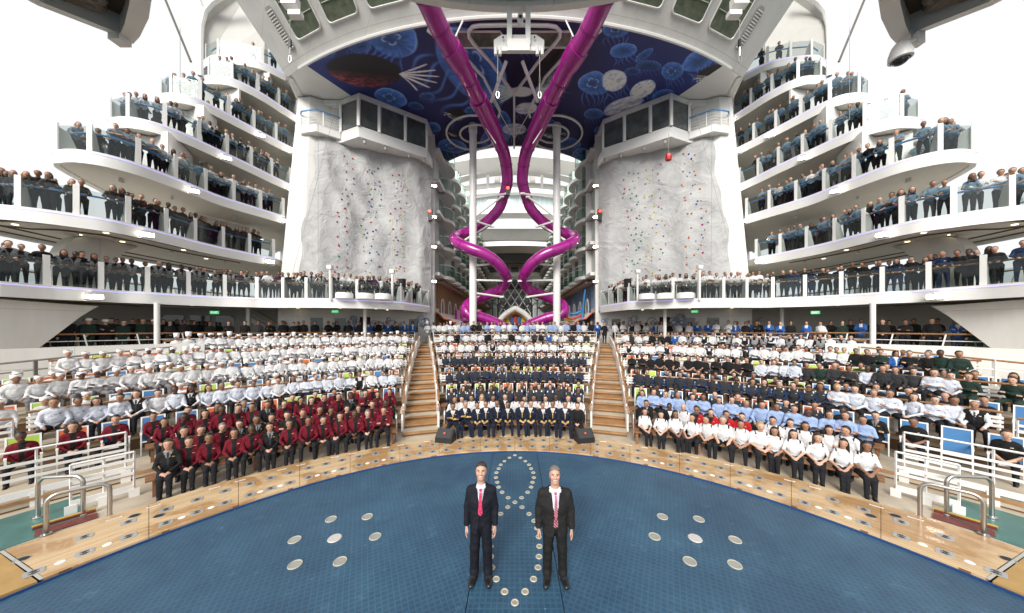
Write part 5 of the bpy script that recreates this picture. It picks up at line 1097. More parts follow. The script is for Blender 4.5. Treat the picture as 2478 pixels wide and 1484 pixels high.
def grow(prims, h, pad=.06, kdef=.03):
    lo = np.min([np.minimum(np.array(p[1])-p[3]*np.max(p[5] if len(p) > 5 else 1), np.array(p[2])-p[4]*np.max(p[5] if len(p) > 5 else 1)) for p in prims], 0)-pad
    hi = np.max([np.maximum(np.array(p[1])+p[3]*np.max(p[5] if len(p) > 5 else 1), np.array(p[2])+p[4]*np.max(p[5] if len(p) > 5 else 1)) for p in prims], 0)+pad
    n = np.ceil((hi-lo)/h).astype(int)+1; X = np.stack(np.meshgrid(*[lo[i]+h*np.arange(n[i]) for i in range(3)], indexing='ij'), -1)
    v = None
    for p in prims:
        s = p[5] if len(p) > 5 else (1,1,1); k = p[6] if len(p) > 6 else kdef
        d = rcone(X, p[1], p[2], p[3], p[4], s); v = d if v is None else smin(v, d, k)
    V, Fq = surfnets(v, lo, h); C = V[Fq].mean(1)
    D = np.stack([rcone(C, p[1], p[2], p[3], p[4], p[5] if len(p) > 5 else (1,1,1)) for p in prims], 1); who = D.argmin(1)
    return V, Fq, C, who
RG_ = dict(skin=0, torso=1, placket=2, vneck=3, tie=4, uarm=5, farm=6, cuff=7, shoulder=8, badge=9, thigh=10, shin=11, shoe=12, hair=13, hat=14, eye=15, mouth=16)
NREG = len(RG_)
def pose_prims(kind, var=0):
    sit = kind.startswith('sit'); fem = kind.endswith('f'); w = .82 if fem else .92
    P = []; hz = .52 if sit else .95; dz = hz-.52
    T = lambda x, y, z: np.array((x, y, z+dz))
    P.append(('torso', T(0,.03,.56), T(0,.02,.80), .155*w, .165*w, (1.0,.72,1.0), .05)); P.append(('torso', T(0,.02,.80), T(0,.03,.95), .165*w, .165*w, (1.12,.74,1.0), .05))
    P.append(('torso', T(-.135*w,.03,1.005), T(.135*w,.03,1.005), .072, .072, (1,1,1), .05))
    P.append(('neck', T(0,.02,1.03), T(0,-.005,1.13), .056, .053, (1,1,1), .03))
    hd = T(0,-.022,1.245)
    P.append(('head', hd+(0,.012,.02), hd+(0,.0,.03), .094, .094, (.87,1.05,1.12), .02)); P.append(('head', hd+(0,-.025,-.055), hd+(0,-.03,-.07), .066, .056, (.94,.95,1.0), .03))
    P.append(('nose', hd+(0,-.092,.005), hd+(0,-.112,-.018), .010, .014, (1,1,1), .012))
    for s in (-1,1):
        sh = T(.185*w*s,.03,.985)
        if kind in ('sit_clasp','sit_claspf'): el, wr = T(.25*s*w,-.07,.73), T(.055*s,-.32,.62)
        elif kind in ('sit_knee',): el, wr = T(.235*s,-.07,.74), T(.15*s,-.33,.62)
        elif kind in ('sit_cross',): el, wr = T(.225*s,-.07,.76), T(-.09*s,-.19,.80+.03*s)
        elif kind == 'stand_clasp': el, wr = T(.23*s,.0,.72), T(.04*s,-.17,.56)
        elif kind == 'stand_cross': el, wr = T(.225*s,-.07,.76), T(-.09*s,-.20,.82+.03*s)
        elif kind in ('lean','leanf'): el, wr = T(.27*s*w,-.14,.74), T(.12*s,-.36,.62)
        else: el, wr = T(.225*s,.03,.71), T(.22*s,-.03,.46)
        P.append(('uarm', sh, el, .062*w, .050*w, (1,1,1), .03)); P.append(('farm', el, wr, .049*w, .036*w, (1,1,1), .02))
        d = (wr-el)/np.linalg.norm(wr-el); P.append(('hand', wr+d*.03, wr+d*.10, .036, .028, (1,1,1), .02))
        if sit:
            kn = T((.20 if kind == 'sit_knee' else .165)*s,-.44,.52) if not fem else T(.07*s,-.42,.52); hp = T(.095*s,.0,.53); an = np.array((kn[0]*1.05,-.44,.10))
        else:
            kn = np.array((.10*s,-.005,.50)); hp = np.array((.09*s,.02,.90)); an = np.array((.105*s,.03,.10))
        P.append(('thigh', hp, kn, .098, .068, (1,1,1), .03)); P.append(('shin', kn, an, .064, .045, (1,1,1), .02)); P.append(('shoe', an+(0,.03,-.045), an+(0,-.14,-.058), .048, .042, (.95,1,.9), .02))
    if kind in ('lean','leanf'):     # bend forward over the rail
        Q = []
        for p in P:
            a, b = np.array(p[1],float), np.array(p[2],float)
            for q in (a, b):
                t = max(0, q[2]-.95); q[1] -= t*.42; q[2] -= t*.10
            Q.append((p[0], a, b)+tuple(p[3:]))
        P = Q; hd = hd+np.array((0,-(hd[2]-.95)*.42,-(hd[2]-.95)*.10))
    if sit and not fem:      # men sit slightly forward over their knees
        Q = []
        for p in P:
            a, b = np.array(p[1],float), np.array(p[2],float)
            for q in (a, b): q[1] -= max(0, q[2]-.60)*.16
            Q.append((p[0], a, b)+tuple(p[3:]))
        P = Q; hd = hd+np.array((0,-(hd[2]-.60)*.16,0))
    if var:      # natural differences: turned head, shifted hands and knees, a slight lean
        rv = np.random.default_rng(var*31+len(kind)); yaw = (.45,-.45,.2)[var-1]; lean_ = rv.uniform(-.05,.05); Q = []; jl = {}
        for p in P:
            a, b = np.array(p[1],float), np.array(p[2],float)
            if p[0] in ('head','nose'):
                for q in (a, b):
                    d = q-hd; q[0], q[1] = hd[0]+d[0]*math.cos(yaw)-d[1]*math.sin(yaw), hd[1]+d[0]*math.sin(yaw)+d[1]*math.cos(yaw)
            elif p[0] in ('uarm','farm','hand','thigh','shin','shoe'):
                for q in (a, b):
                    k = tuple(np.round(q,3)); s0 = np.sign(q[0])
                    if p[0] == 'uarm' and q is a or p[0] == 'thigh' and q is a: continue
                    j = ('arm' if p[0] in ('uarm','farm','hand') else 'leg', s0 if not kind.startswith('sit_clasp') or p[0] in ('thigh','shin','shoe') else 0)
                    if j not in jl: jl[j] = rv.uniform((-.035,-.03,-.02),(.035,.03,.03))
                    q += jl[j]*(1,1,1 if j[0] == 'arm' else 0)
            Q.append((p[0], a, b)+tuple(p[3:]))
        P = []
        for p in Q:
            a, b = p[1].copy(), p[2].copy()
            for q in (a, b):
                t = max(0, q[2]-(.6 if sit else 1.0)); q[0] += t*lean_
            P.append((p[0], a, b)+tuple(p[3:]))
        hd = hd+np.array((max(0,hd[2]-(.6 if sit else 1.0))*lean_,0,0))
    return P, hd
def label_faces(P, C, who, hd, kind):
    nm = np.array([p[0] for p in P])[who]; reg = np.zeros(len(C), np.int32); sh = .0
    for k in ('torso','uarm','farm','thigh','shin','shoe'): reg[nm == k] = RG_[k]
    base = hd[2]-1.245; z = C[:,2]-base; x = C[:,0]; yy = C[:,1]
    fr = (nm == 'torso') & (yy < np.interp(z, [.5,1.05], [0, 0])-.0+ (hd[1]+.022)*np.clip((z-.5)/.73,0,1))
    reg[(nm == 'torso') & fr & (np.abs(x) < .042)] = RG_['placket']
    reg[(fr | (nm == 'neck')) & (z > .86) & (z < 1.09) & (np.abs(x) < (z-.84)*.34)] = RG_['vneck']
    reg[fr & (z > .68) & (z < 1.055) & (np.abs(x) < .016)] = RG_['tie']
    reg[((nm == 'torso') | (nm == 'uarm')) & (z > 1.0) & (np.abs(x) > .105) & (np.abs(x) < .138)] = RG_['shoulder']
    reg[fr & (np.abs(x-.085) < .022) & (np.abs(z-.925) < .016)] = RG_['badge']
    for i, p in enumerate(P):
        if p[0] == 'farm':
            m = who == i; d = p[2]-p[1]; t = ((C-p[1])@d)/(d@d); reg[m & (t > .76)] = RG_['cuff']
    L = C-hd
    reg[(nm == 'head') & (L[:,1] < -.055) & (np.abs(np.abs(L[:,0])-.034) < .011) & (np.abs(L[:,2]-.014) < .009)] = RG_['eye']
    reg[(nm == 'head') & (L[:,1] < -.06) & (np.abs(L[:,0]) < .024) & (np.abs(L[:,2]+.062) < .008)] = RG_['mouth']
    return reg
HAIRST = {}
def hair_geo(style, h):
    if (style, h) in HAIRST: return HAIRST[(style, h)]
    if style in ('short','long','bun','curly'):
        P = [('h', (0,.02,.028), (0,.012,.042), .101, .101, (.88,1.06,1.12), .02)]
        if style == 'long': P += [('h', (-.062,.03,.0), (-.085,.02,-.20), .045, .035, (1,1,1), .03), ('h', (.062,.03,.0), (.085,.02,-.20), .045, .035, (1,1,1), .03), ('h', (0,.07,.0), (0,.075,-.18), .06, .05, (1,1,1), .03)]
        if style == 'bun': P += [('h', (0,.12,.05), (0,.12,.06), .045, .045, (1,1,1), .02)]
        if style == 'curly': P += [('h', (-.07,.03,-.02), (-.09,.03,-.10), .055, .06, (1,1,1), .03), ('h', (.07,.03,-.02), (.09,.03,-.10), .055, .06, (1,1,1), .03), ('h', (0,.03,.08), (0,.05,.08), .08, .08, (1,1,1), .03)]
        lo, hi = np.array((-.22,-.2,-.32)), np.array((.22,.24,.25)); n = np.ceil((hi-lo)/h).astype(int)+1
        X = np.stack(np.meshgrid(*[lo[i]+h*np.arange(n[i]) for i in range(3)], indexing='ij'), -1); v = None
        for p in P:
            d = rcone(X, p[1], p[2], p[3], p[4], p[5]); v = d if v is None else smin(v, d, p[6])
        cut = -(X[...,1]+.012+np.clip((X[...,2]-.055)*1.7, -.03, .2))           # keep behind the hairline
        low = -X[...,2]-(.035 if style in ('short','bun') else .6)
        v = np.maximum(v, cut); v = np.maximum(v, low-np.where(X[...,1] > .03, .05, 0)); V, Fq = surfnets(v, lo, h); reg = RG_['hair']
    else:
        k = MB()
        prof = {'toque': [(.098,.025),(.103,.125),(.10,.13),(0,.135)], 'tall': [(.098,.02),(.10,.10),(.112,.24),(.09,.255),(0,.255)], 'helmet': [(.125,.03),(.118,.045),(.108,.09),(.08,.135),(.04,.15),(0,.155)], 'cap': [(.098,.03),(.097,.08),(.07,.115),(0,.125)], 'beanie': [(.10,.01),(.10,.07),(.08,.12),(0,.145)]}[style]
        k.lathe((0,.012,0), prof, 10 if h > .03 else 14)
        if style == 'cap': k.plate([(-.07,-.07,.035),(.07,-.07,.035),(.055,-.165,.02),(-.055,-.165,.02)], (0,0,.012))
        V = np.array(k.v, float); Fq = k.f; reg = RG_['hat']
    HAIRST[(style, h)] = (V, Fq, reg); return HAIRST[(style, h)]
POSES = ['sit_clasp','sit_claspf','sit_knee','sit_cross','stand_clasp','stand_cross','stand','lean','leanf']
GEO = {}
YAW = (0,.45,-.45,.2)
for kd in POSES:
    for var in range(4):
        P, hd = pose_prims(kd, var)
        for h in (.021, .060):
            if h > .05 and var == 3: continue
            V, Fq, C, who = grow(P, h); GEO[(kd+'#%d' % var, h)] = (V, Fq, label_faces(P, C, who, hd, kd), hd)
# outfits: region -> material
def outfit(**k):
    d = dict(torso='black', placket=None, vneck=None, tie=None, uarm=None, farm=None, cuff=None, shoulder=None, badge='cream', thigh='trousers', shin=None); d.update(k)
    t = d['torso']; d['placket'] = d['placket'] or t; d['vneck'] = d['vneck'] or d['placket']; d['tie'] = d['tie'] or (d['vneck'] if d['placket'] == t else d['placket']); d['uarm'] = d['uarm'] or t; d['farm'] = d['farm'] or d['uarm']; d['cuff'] = d['cuff'] or d['farm']; d['shoulder'] = d['shoulder'] or t; d['shin'] = d['shin'] or d['thigh']
    return d
OUT = dict(
 maroon=(outfit(torso='maroon', placket='black', cuff='black', vneck='black'), 'maroon shirt'),
 suit=(outfit(torso='black', vneck='greyshirt', tie='charcoal', badge='gold'), 'black suit'),
 stripe=(outfit(torso='stripe', badge='brown'), 'pale striped shirt'),
 vest=(outfit(torso='black', uarm='white', vneck='white', tie='charcoal'), 'black waistcoat'),
 chef=(outfit(torso='white', badge='white', thigh='greytrousers'), 'white chef jacket'),
 officer=(outfit(torso='navy', vneck='white', tie='gold', cuff='gold', thigh='navy'), 'navy officer jacket'),
 whiteofficer=(outfit(torso='white', farm='skin', shoulder='black', thigh='trousers'), 'white officer shirt'),
 whiteshirt=(outfit(torso='white', badge='white'), 'white shirt'),
 sweater=(outfit(torso='black', vneck='white', tie='white'), 'black sweater'),
 sport=(outfit(torso='charcoal', uarm='navyblue', shoulder='white', tie='charcoal'), 'navy sports jacket'),
 paleblue=(outfit(torso='paleblue', badge='paleblue'), 'light blue shirt'),
 red=(outfit(torso='red', vneck='black', tie='black'), 'bright red jacket'),
 polo=(outfit(torso='black', farm='skin'), 'black polo shirt'),
 black=(outfit(torso='black', badge='black'), 'black jacket'),
 greyvest=(outfit(torso='vestgrey', uarm='black', vneck='black', tie='black'), 'grey waistcoat'),
 greyblue=(outfit(torso='greyblue', farm='skin', badge='greyblue'), 'grey blue work shirt'),
 green=(outfit(torso='green', thigh='green', badge='green'), 'dark green overalls'),
 royal=(outfit(torso='royal', vneck='white', thigh='jeans'), 'bright blue jacket'),
 coverall=(outfit(torso='navyblue', thigh='navyblue', badge='white'), 'navy coverall'),
 brown=(outfit(torso='brown', badge='brown'), 'dark brown uniform'),
 purple=(outfit(torso='purple'), 'dark purple shirt'),
 charcoal=(outfit(torso='charcoal', badge='charcoal'), 'charcoal jacket'))
EYEM = mat('dark eye mark', (.10,.055,.04), .5); MOUTHM = mat('lips', (.36,.13,.11), .5)  # small dark marks for the eyes, and the lips
def mats_for(of, sk, hr, hat):
    d = OUT[of][0]; L = []
    for r in RG_:
        if r == 'skin': L.append(SKIN[sk])
        elif r == 'shoe': L.append(SHOE)
        elif r == 'hair': L.append(HAIR[hr])
        elif r == 'hat': L.append({'toque':HATW,'tall':HATW,'helmet':HELM}.get(hat, CAPD))
        elif r == 'eye': L.append(EYEM)
        elif r == 'mouth': L.append(MOUTHM)
        else: L.append(SKIN[sk] if d[r] == 'skin' else CL[d[r]])
    return L
PEOPLE = []
def person(pos, face, kind, of, place, sit, idx, hat=None, sk=None, hs=None):
    """face: bearing (rad) the body looks to; place: phrase naming the row; idx: order in that row"""
    fem = kind.endswith('f'); R = random.random()
    sk = sk if sk is not None else random.choices([0,1,2,3,4],[.28,.27,.22,.13,.10])[0]
    hair = random.choices(['black','brown','blond','grey','red'], [.55,.25,.09 if fem else .03,.07,.04] if sk < 2 else [.92,.06,0,.02,0])[0]
    style = hs or (random.choices(['long','bun','curly'],[.5,.4,.1])[0] if fem else random.choices(['short','bald'],[.9,.1])[0])
    PEOPLE.append(dict(pos=Vector(pos), face=face, kind=kind+'#%d' % random.choice((0,0,1,2,3)), of=of, place=place, sit=sit, idx=idx, hat=hat, sk=sk, hair=hair, style=style, sc=random.uniform(.90,.98)*(.97 if fem else 1.0) if sit else random.uniform(.92,1.0)*(.97 if fem else 1.0), sx=random.uniform(1.0,1.14)))
def pick(d): return random.choices(list(d), list(d.values()))[0]
SITK = ['sit_clasp','sit_clasp','sit_knee','sit_cross','sit_claspf']
def seat_row(row, sec, dist, pitch, femw=.3, occ=1.0, hat=None, lo=None, hi=None):
    r, z = ROWS[row]
    if sec == 'centre': a, b = -edgeC(r)+1.4, edgeC(r)-1.4
    else: s = -1 if sec == 'left' else 1; a, b = s*(edgeS(r)+1.5), s*(LEND[row]-.8)
    if row in (4,6,8,10,12): ths = CHAIRPOS[(row, sec)]
    else:
        n = int(abs(b-a)*math.pi/180*r/(min(pitch, .40) if sec != 'centre' else pitch)); ths = []
        for i in range(n):
            f = (i+.5+random.uniform(-.16,.16))/n; f = f+.10*f*(1-f) if sec != 'centre' else f; ths.append(a+(b-a)*f)      # a little tighter towards the outer end
    ref = 'left end' if sec == 'centre' else 'stairs'
    for i, th in enumerate(ths):
        D = dist(abs(th)) if callable(dist) else dist
        if random.random() > (occ(abs(th)) if callable(occ) else occ): continue
        of = pick(D); kd = random.choice(SITK[:4]) if random.random() > femw else 'sit_claspf'
        if of == 'chef': kd = random.choice(['sit_clasp','sit_knee','sit_cross'])
        rr = r-.02+random.uniform(-.04,.04); p = pol(rr, th, z-.03+(0 if row not in (4,6,8,10,12) else -.02))
        h = None
        if of == 'chef': h = random.choices(['toque','tall'],[.9,.1])[0]
        elif of in ('green','royal') and random.random() < .4: h = 'beanie'
        elif of == 'sport' and random.random() < .06: h = 'cap'
        person(p, -math.radians(th)+random.gauss(0,.16), kd, of, f'{ROWN[row]} row, {sec} seats', True, f'{nth(i)} from the {ref}', h)
M_ = dict(maroon=.8, suit=.2); W_ = dict(whiteshirt=.5, stripe=.5)
seat_row(1,'left',dict(maroon=.78,suit=.22),.50,.4); seat_row(2,'left',dict(maroon=.9,suit=.1),.52,.4,.95); seat_row(3,'left',dict(maroon=.85,suit=.15),.54,.35); seat_row(4,'left',dict(maroon=.9,suit=.1),.84,.35,1.0)
seat_row(5,'left',dict(stripe=.74,vest=.16,whiteshirt=.10),.55,.22); seat_row(6,'left',lambda t: dict(chef=.85,whiteofficer=.15) if t < 34 else dict(chef=1),.8,.1,.85)
for rw, oc in ((7,1),(8,.75),(9,1),(10,.75),(11,1)): seat_row(rw,'left',(lambda t: dict(chef=.8,whiteshirt=.2) if t < 24 else dict(chef=1)),.54,.05,oc)
seat_row(12,'left',dict(black=.6,charcoal=.2,coverall=.15,chef=.05),.9,.2,.8)
seat_row(1,'centre',dict(officer=.93,black=.07),.405,.08); seat_row(2,'centre',dict(whiteofficer=.85,sweater=.15),.40,.35); seat_row(3,'centre',dict(sport=1),.42,.5); seat_row(4,'centre',dict(sport=.95,sweater=.05),.8,.4)
seat_row(5,'centre',dict(sport=1),.44,.3); seat_row(6,'centre',dict(sport=1),.8,.3); seat_row(7,'centre',dict(sport=1),.42,.5)
seat_row(8,'centre',dict(whiteshirt=.9,royal=.1),.8,.2); seat_row(9,'centre',dict(whiteshirt=.75,vest=.25),.5,.3); seat_row(10,'centre',dict(charcoal=.5,whiteshirt=.4,royal=.1),.8,.2,.8); seat_row(11,'centre',dict(whiteshirt=.6,charcoal=.15,black=.15,royal=.1),.55,.3); seat_row(12,'centre',dict(charcoal=.5,black=.3,royal=.1,whiteshirt=.1),.9,.2,.75)
seat_row(1,'right',dict(whiteofficer=1),.50,.45); seat_row(2,'right',lambda t: dict(sweater=.7,whiteofficer=.3) if t < 30 else (dict(red=1) if t < 38 else dict(whiteofficer=1)),.52,.3,.95)
seat_row(3,'right',dict(paleblue=1),.55,.05); seat_row(4,'right',lambda t: dict(sport=1) if t < 45 else dict(suit=.4,polo=.6),.84,.35,lambda t: 1.0 if t < 55 else .8)
seat_row(5,'right',lambda t: dict(sport=1) if t < 47 else dict(stripe=.9,vest=.1),.54,.3); seat_row(6,'right',dict(polo=.85,sweater=.15),.8,.25,lambda t: .95 if t < 52 else .7)
seat_row(7,'right',lambda t: dict(polo=.8,black=.2) if t < 38 else dict(stripe=.6,charcoal=.2,green=.2),.56,.2,lambda t: 1 if t < 56 else .8); seat_row(8,'right',lambda t: dict(whiteshirt=.8,black=.2) if t < 40 else dict(polo=.7,green=.3),.8,.2,.8)
seat_row(9,'right',lambda t: dict(whiteshirt=.85,vest=.15) if t < 48 else dict(green=.6,royal=.2,black=.2),.55,.3); seat_row(10,'right',dict(whiteshirt=.7,black=.2,royal=.1),.8,.2,.7); seat_row(11,'right',lambda t: dict(whiteshirt=.5,black=.3,charcoal=.1,royal=.1) if t < 30 else dict(greyvest=.4,vest=.3,whiteshirt=.3),.62,.2); seat_row(12,'right',dict(greyvest=.4,royal=.15,charcoal=.3,whiteshirt=.15),.9,.2,.75)
# standing crowd on the promenade
def stand_line(r, a, b, pitch, dist, place, z=PZ, femw=.2, hatp=0.0):
    n = int(abs(b-a)*math.pi/180*r/pitch)
    for i in range(n):
        th = a+(b-a)*(i+.5+random.uniform(-.2,.2))/n; D = dist(th) if callable(dist) else dist; of = pick(D)
        person(pol(r+random.uniform(-.12,.12), th, z), -math.radians(th)+random.uniform(-.3,.3), random.choice(['stand_clasp','stand_cross','stand']), of, place, False, f'{nth(i)} from the {"left" if a < b else "inner end"}', 'helmet' if random.random() < hatp else ('tall' if of == 'chef' else None))
CD = dict(whiteshirt=.5, paleblue=.35, chef=.05, black=.1)
stand_line(24.75,-17,17,.46,lambda t: CD if abs(t) < 12 else (dict(chef=.3,black=.4,whiteshirt=.3) if t < 0 else dict(black=.6,whiteshirt=.3,royal=.1)),'first line behind the centre seats')
stand_line(25.6,-16,16,.5,dict(whiteshirt=.45,paleblue=.3,black=.25),'second line behind the centre seats'); stand_line(26.4,-14.5,14.5,.55,dict(whiteshirt=.4,paleblue=.2,black=.4),'third line behind the centre seats')
LD = lambda t: dict(royal=.35,charcoal=.4,black=.25) if abs(t) < 30 else dict(black=.65,green=.15,charcoal=.2)
stand_line(25.0,-18,-46,.62,LD,'line behind the left seats'); stand_line(25.9,-18,-40,.7,LD,'second line behind the left seats')
RD = lambda t: dict(whiteshirt=.45,black=.25,royal=.15,vest=.15) if t < 34 else dict(black=.5,whiteshirt=.3,royal=.2)
stand_line(25.0,18,46,.55,RD,'line behind the right seats'); stand_line(25.9,18,40,.62,RD,'second line behind the right seats')
stand_line(24.75,-47,-58,.5,dict(black=.6,green=.25,charcoal=.15),'railing at the far left',PZ,.05,.12); stand_line(25.5,-46,-57,.55,dict(black=.8,green=.2),'second line, far left railing',PZ,.05,.1); stand_line(26.3,-45,-55,.6,dict(black=.9,charcoal=.1),'third line, far left railing',PZ)
stand_line(24.75,47,58,.6,dict(black=.55,green=.2,royal=.25),'railing at the far right',PZ,.05,.05); stand_line(25.5,46,57,.65,dict(black=.7,coverall=.3),'second line, far right railing',PZ,.05)
# balcony spectators
def balc_line(dk, s, pitch, dist, ins=.52, occ=.95, upto=.8, start=.5, femw=.25, tag_=''):
    t, path = BALC[(dk, s)]; sg_ = 1.0 if s < 0 else -1.0; P = resample(offset(path, ins*sg_), pitch); nm = 'left' if s < 0 else 'right'
    n0 = 0
    for i, p in enumerate(P):
        if i*pitch < start: continue
        q = proj(p.x, p.y, DZ[dk]+1)
        if q[0] < -60 or q[0] > 2540 or p.y > 26.5: continue
        if i > 3 and abs(p.x) > 22.0 and dk not in 'AB': break
        if abs(p.x) > 21.6 and dk in 'AB': break
        if random.random() > (occ(i/len(P)) if callable(occ) else occ): continue
        p = p+(P[min(i+1,len(P)-1)]-P[max(0,i-1)])*random.uniform(-.2,.2)
        th = math.atan2(p.x, p.y); D = dist(i/len(P)) if callable(dist) else dist
        kd = random.choice(['lean','lean','stand_cross']) if random.random() > femw else 'leanf'
        d = (P[min(i+1,len(P)-1)]-P[max(0,i-1)]).normalized(); nrm = Vector((d.y,-d.x))*-sg_; aim = Vector((-p.x,-p.y)).normalized()+(nrm*.5 if abs(p.x) < 20 else Vector((0,0)))
        of = pick(D); person((p.x+random.uniform(-.05,.05), p.y, DZ[dk]), math.atan2(aim.x, -aim.y)+random.uniform(-.25,.25), kd, of, f'{tag_}{DN[dk]} {nm} balcony', False, f'{nth(n0)} from the inner end', None); n0 += 1
GB = dict(greyblue=.9, whiteshirt=.05, black=.05)
balc_line('A',-1,.37,lambda f: dict(greyvest=.45,purple=.2,whiteshirt=.25,black=.1) if f < .30 else dict(greyvest=.95,black=.05)); balc_line('A',-1,.6,dict(greyvest=.5,black=.5),1.15,.6,tag_='rear line, ')
balc_line('A',1,.37,lambda f: dict(whiteofficer=.9,black=.1) if f < .28 else dict(black=.55,coverall=.35,royal=.1)); balc_line('A',1,.55,lambda f: dict(whiteshirt=.6,black=.4) if f < .28 else dict(black=.8,coverall=.2),1.2,.75,tag_='rear line, ')
balc_line('B',-1,.35,dict(brown=.85,black=.15),femw=.6); balc_line('B',1,.42,GB)
balc_line('C',-1,.39,lambda f: dict(whiteshirt=.6,greyblue=.4) if f < .25 else GB); balc_line('C',1,.42,GB)
balc_line('D',-1,.4,lambda f: dict(vest=.7,black=.2,stripe=.1) if f < .22 else dict(stripe=.6,greyblue=.3,black=.1)); balc_line('D',1,.45,dict(greyblue=.8,black=.2))
for dk in 'EF':
    for s in (-1,1): balc_line(dk, s, .5, GB, occ=.95)
for dk in 'BCDEF':
    for s in (-1,1): balc_line(dk, s, .7, dict(brown=.9,black=.1) if (dk == 'B' and s < 0) else dict(greyblue=.75,black=.25), 1.05, .55, tag_='rear line, ')
for s in (-1,1): balc_line('G', s, 1.0, dict(greyblue=.5,whiteshirt=.3,black=.2) if s < 0 else dict(black=.9,greyblue=.1), occ=.8)
# the nearest and largest are objects of their own, the rest of the crowd is one mass
def bigness(p):
    q = proj(p['pos'].x, p['pos'].y, p['pos'].z+.9)
    if q[0] < -10 or q[0] > 2488: return -1
    v = 1/p['pos'].y*(1.0 if p['sit'] else 1.25)
    if 'rear line' in p['place'] or 'second line' in p['place'] or 'third line' in p['place']: v *= .6
    return v
PEOPLE.sort(key=bigness, reverse=True)
NIND = 298; HAIRME = {}; BODYME = {}; used = {}
def npmesh(name, V, Fq, reg=None, mats=()):
    me = bpy.data.meshes.new(name); me.from_pydata(V.tolist(), [], Fq.tolist() if hasattr(Fq,'tolist') else Fq)
    for m_ in mats: me.materials.append(m_)
    if reg is not None: me.polygons.foreach_set('material_index', reg)
    me.shade_smooth(); me.update(); return me
for kd in [k_[0] for k_ in GEO if k_[1] == .021]:
    V, Fq, reg, hd = GEO[(kd, .021)]; BODYME[kd] = npmesh('person_'+kd, V, Fq, reg, [None]*NREG)
MCACHE = {}
for p in PEOPLE[:NIND]:
    o = link('person', BODYME[p['kind']]); o.location = p['pos']; o.rotation_euler = (0,0,p['face']); o.scale = (p['sc']*p['sx'], p['sc']*.97, p['sc'])
    for sl_, m_ in zip(o.material_slots, mats_for(p['of'], p['sk'], 'black', None)): sl_.link = 'OBJECT'; sl_.material = m_
    lab = f"person in {OUT[p['of']][1]}, {p['idx']}, {p['place']}"
    tag(o, lab, 'person', 'crew members watching')
    hd = GEO[(p['kind'], .021)][3]
    for st in ([p['style']] if p['style'] != 'bald' else [])+([p['hat']] if p['hat'] else []):
        V, Fq, rg = hair_geo(st, .016); hk = (st, p['hair'] if rg == RG_['hair'] else 'hat')
        if hk not in HAIRME: HAIRME[hk] = npmesh(st, V, Fq, None, [HAIR[p['hair']] if rg == RG_['hair'] else {'toque':HATW,'tall':HATW,'helmet':HELM}.get(st, CAPD)])
        q = link('hair' if rg == RG_['hair'] else {'toque':'chef_hat','tall':'chef_hat','helmet':'helmet','cap':'cap','beanie':'beanie'}[st], HAIRME[hk], o); q.location = hd; q.rotation_euler = (0,0,YAW[int(p['kind'][-1])])
# crowd mass
allm = list(dict.fromkeys([m_ for m_ in list(CL.values())+SKIN+list(HAIR.values())+[SHOE,HATW,HELM,CAPD,EYEM,MOUTHM]])); mi_of = {m_.name: i for i, m_ in enumerate(allm)}
VV, FF, MM = [], [], []; nv = 0
for p in PEOPLE[NIND:]:
    q = proj(p['pos'].x, p['pos'].y, p['pos'].z+.9)
    if q[0] < -40 or q[0] > 2520: continue
    L = [mi_of[m_.name] for m_ in mats_for(p['of'], p['sk'], p['hair'], p['hat'])]; L = np.array(L)
    kk = p['kind'].replace('#3','#0'); parts = [GEO[(kk, .060)][:3]]; hd = GEO[(kk, .060)][3]
    for st in ([p['style']] if p['style'] != 'bald' else [])+([p['hat']] if p['hat'] else []):
        V, Fq, rg = hair_geo(st, .034); Fl = [f if len(f) == 4 else (f[0],f[1],f[2],f[2]) for f in (Fq.tolist() if hasattr(Fq,'tolist') else Fq) if len(f) in (3,4)]
        parts.append((V+hd, np.array(Fl), np.full(len(Fl), rg)))
    c, s = math.cos(p['face']), math.sin(p['face'])
    for V, Fq, rg in parts:
        X = V*p['sc']*np.array((p['sx'],.97,1)); X = np.stack([X[:,0]*c-X[:,1]*s, X[:,0]*s+X[:,1]*c, X[:,2]], 1)+np.array(p['pos']); VV.append(X); FF.append(np.asarray(Fq)+nv); MM.append(L[rg]); nv += len(V)
VV = np.concatenate(VV); FF = np.concatenate(FF); MM = np.concatenate(MM).astype(np.int32)
me = bpy.data.meshes.new('crowd'); me.vertices.add(len(VV)); me.vertices.foreach_set('co', VV.astype(np.float32).ravel()); me.loops.add(FF.size); me.loops.foreach_set('vertex_index', FF.astype(np.int32).ravel())
me.polygons.add(len(FF)); me.polygons.foreach_set('loop_start', np.arange(0, FF.size, 4, dtype=np.int32)); 
for m_ in allm: me.materials.append(m_)
me.polygons.foreach_set('material_index', MM); me.update(calc_edges=True); me.validate(); me.shade_smooth()
o = link('crowd', me); tag(o, 'hundreds of crew members seated and standing farther back', 'crowd', None, 'stuff')
print('PEOPLE', len(PEOPLE), 'crowd faces', len(FF), 'individual meshes', len(MCACHE))
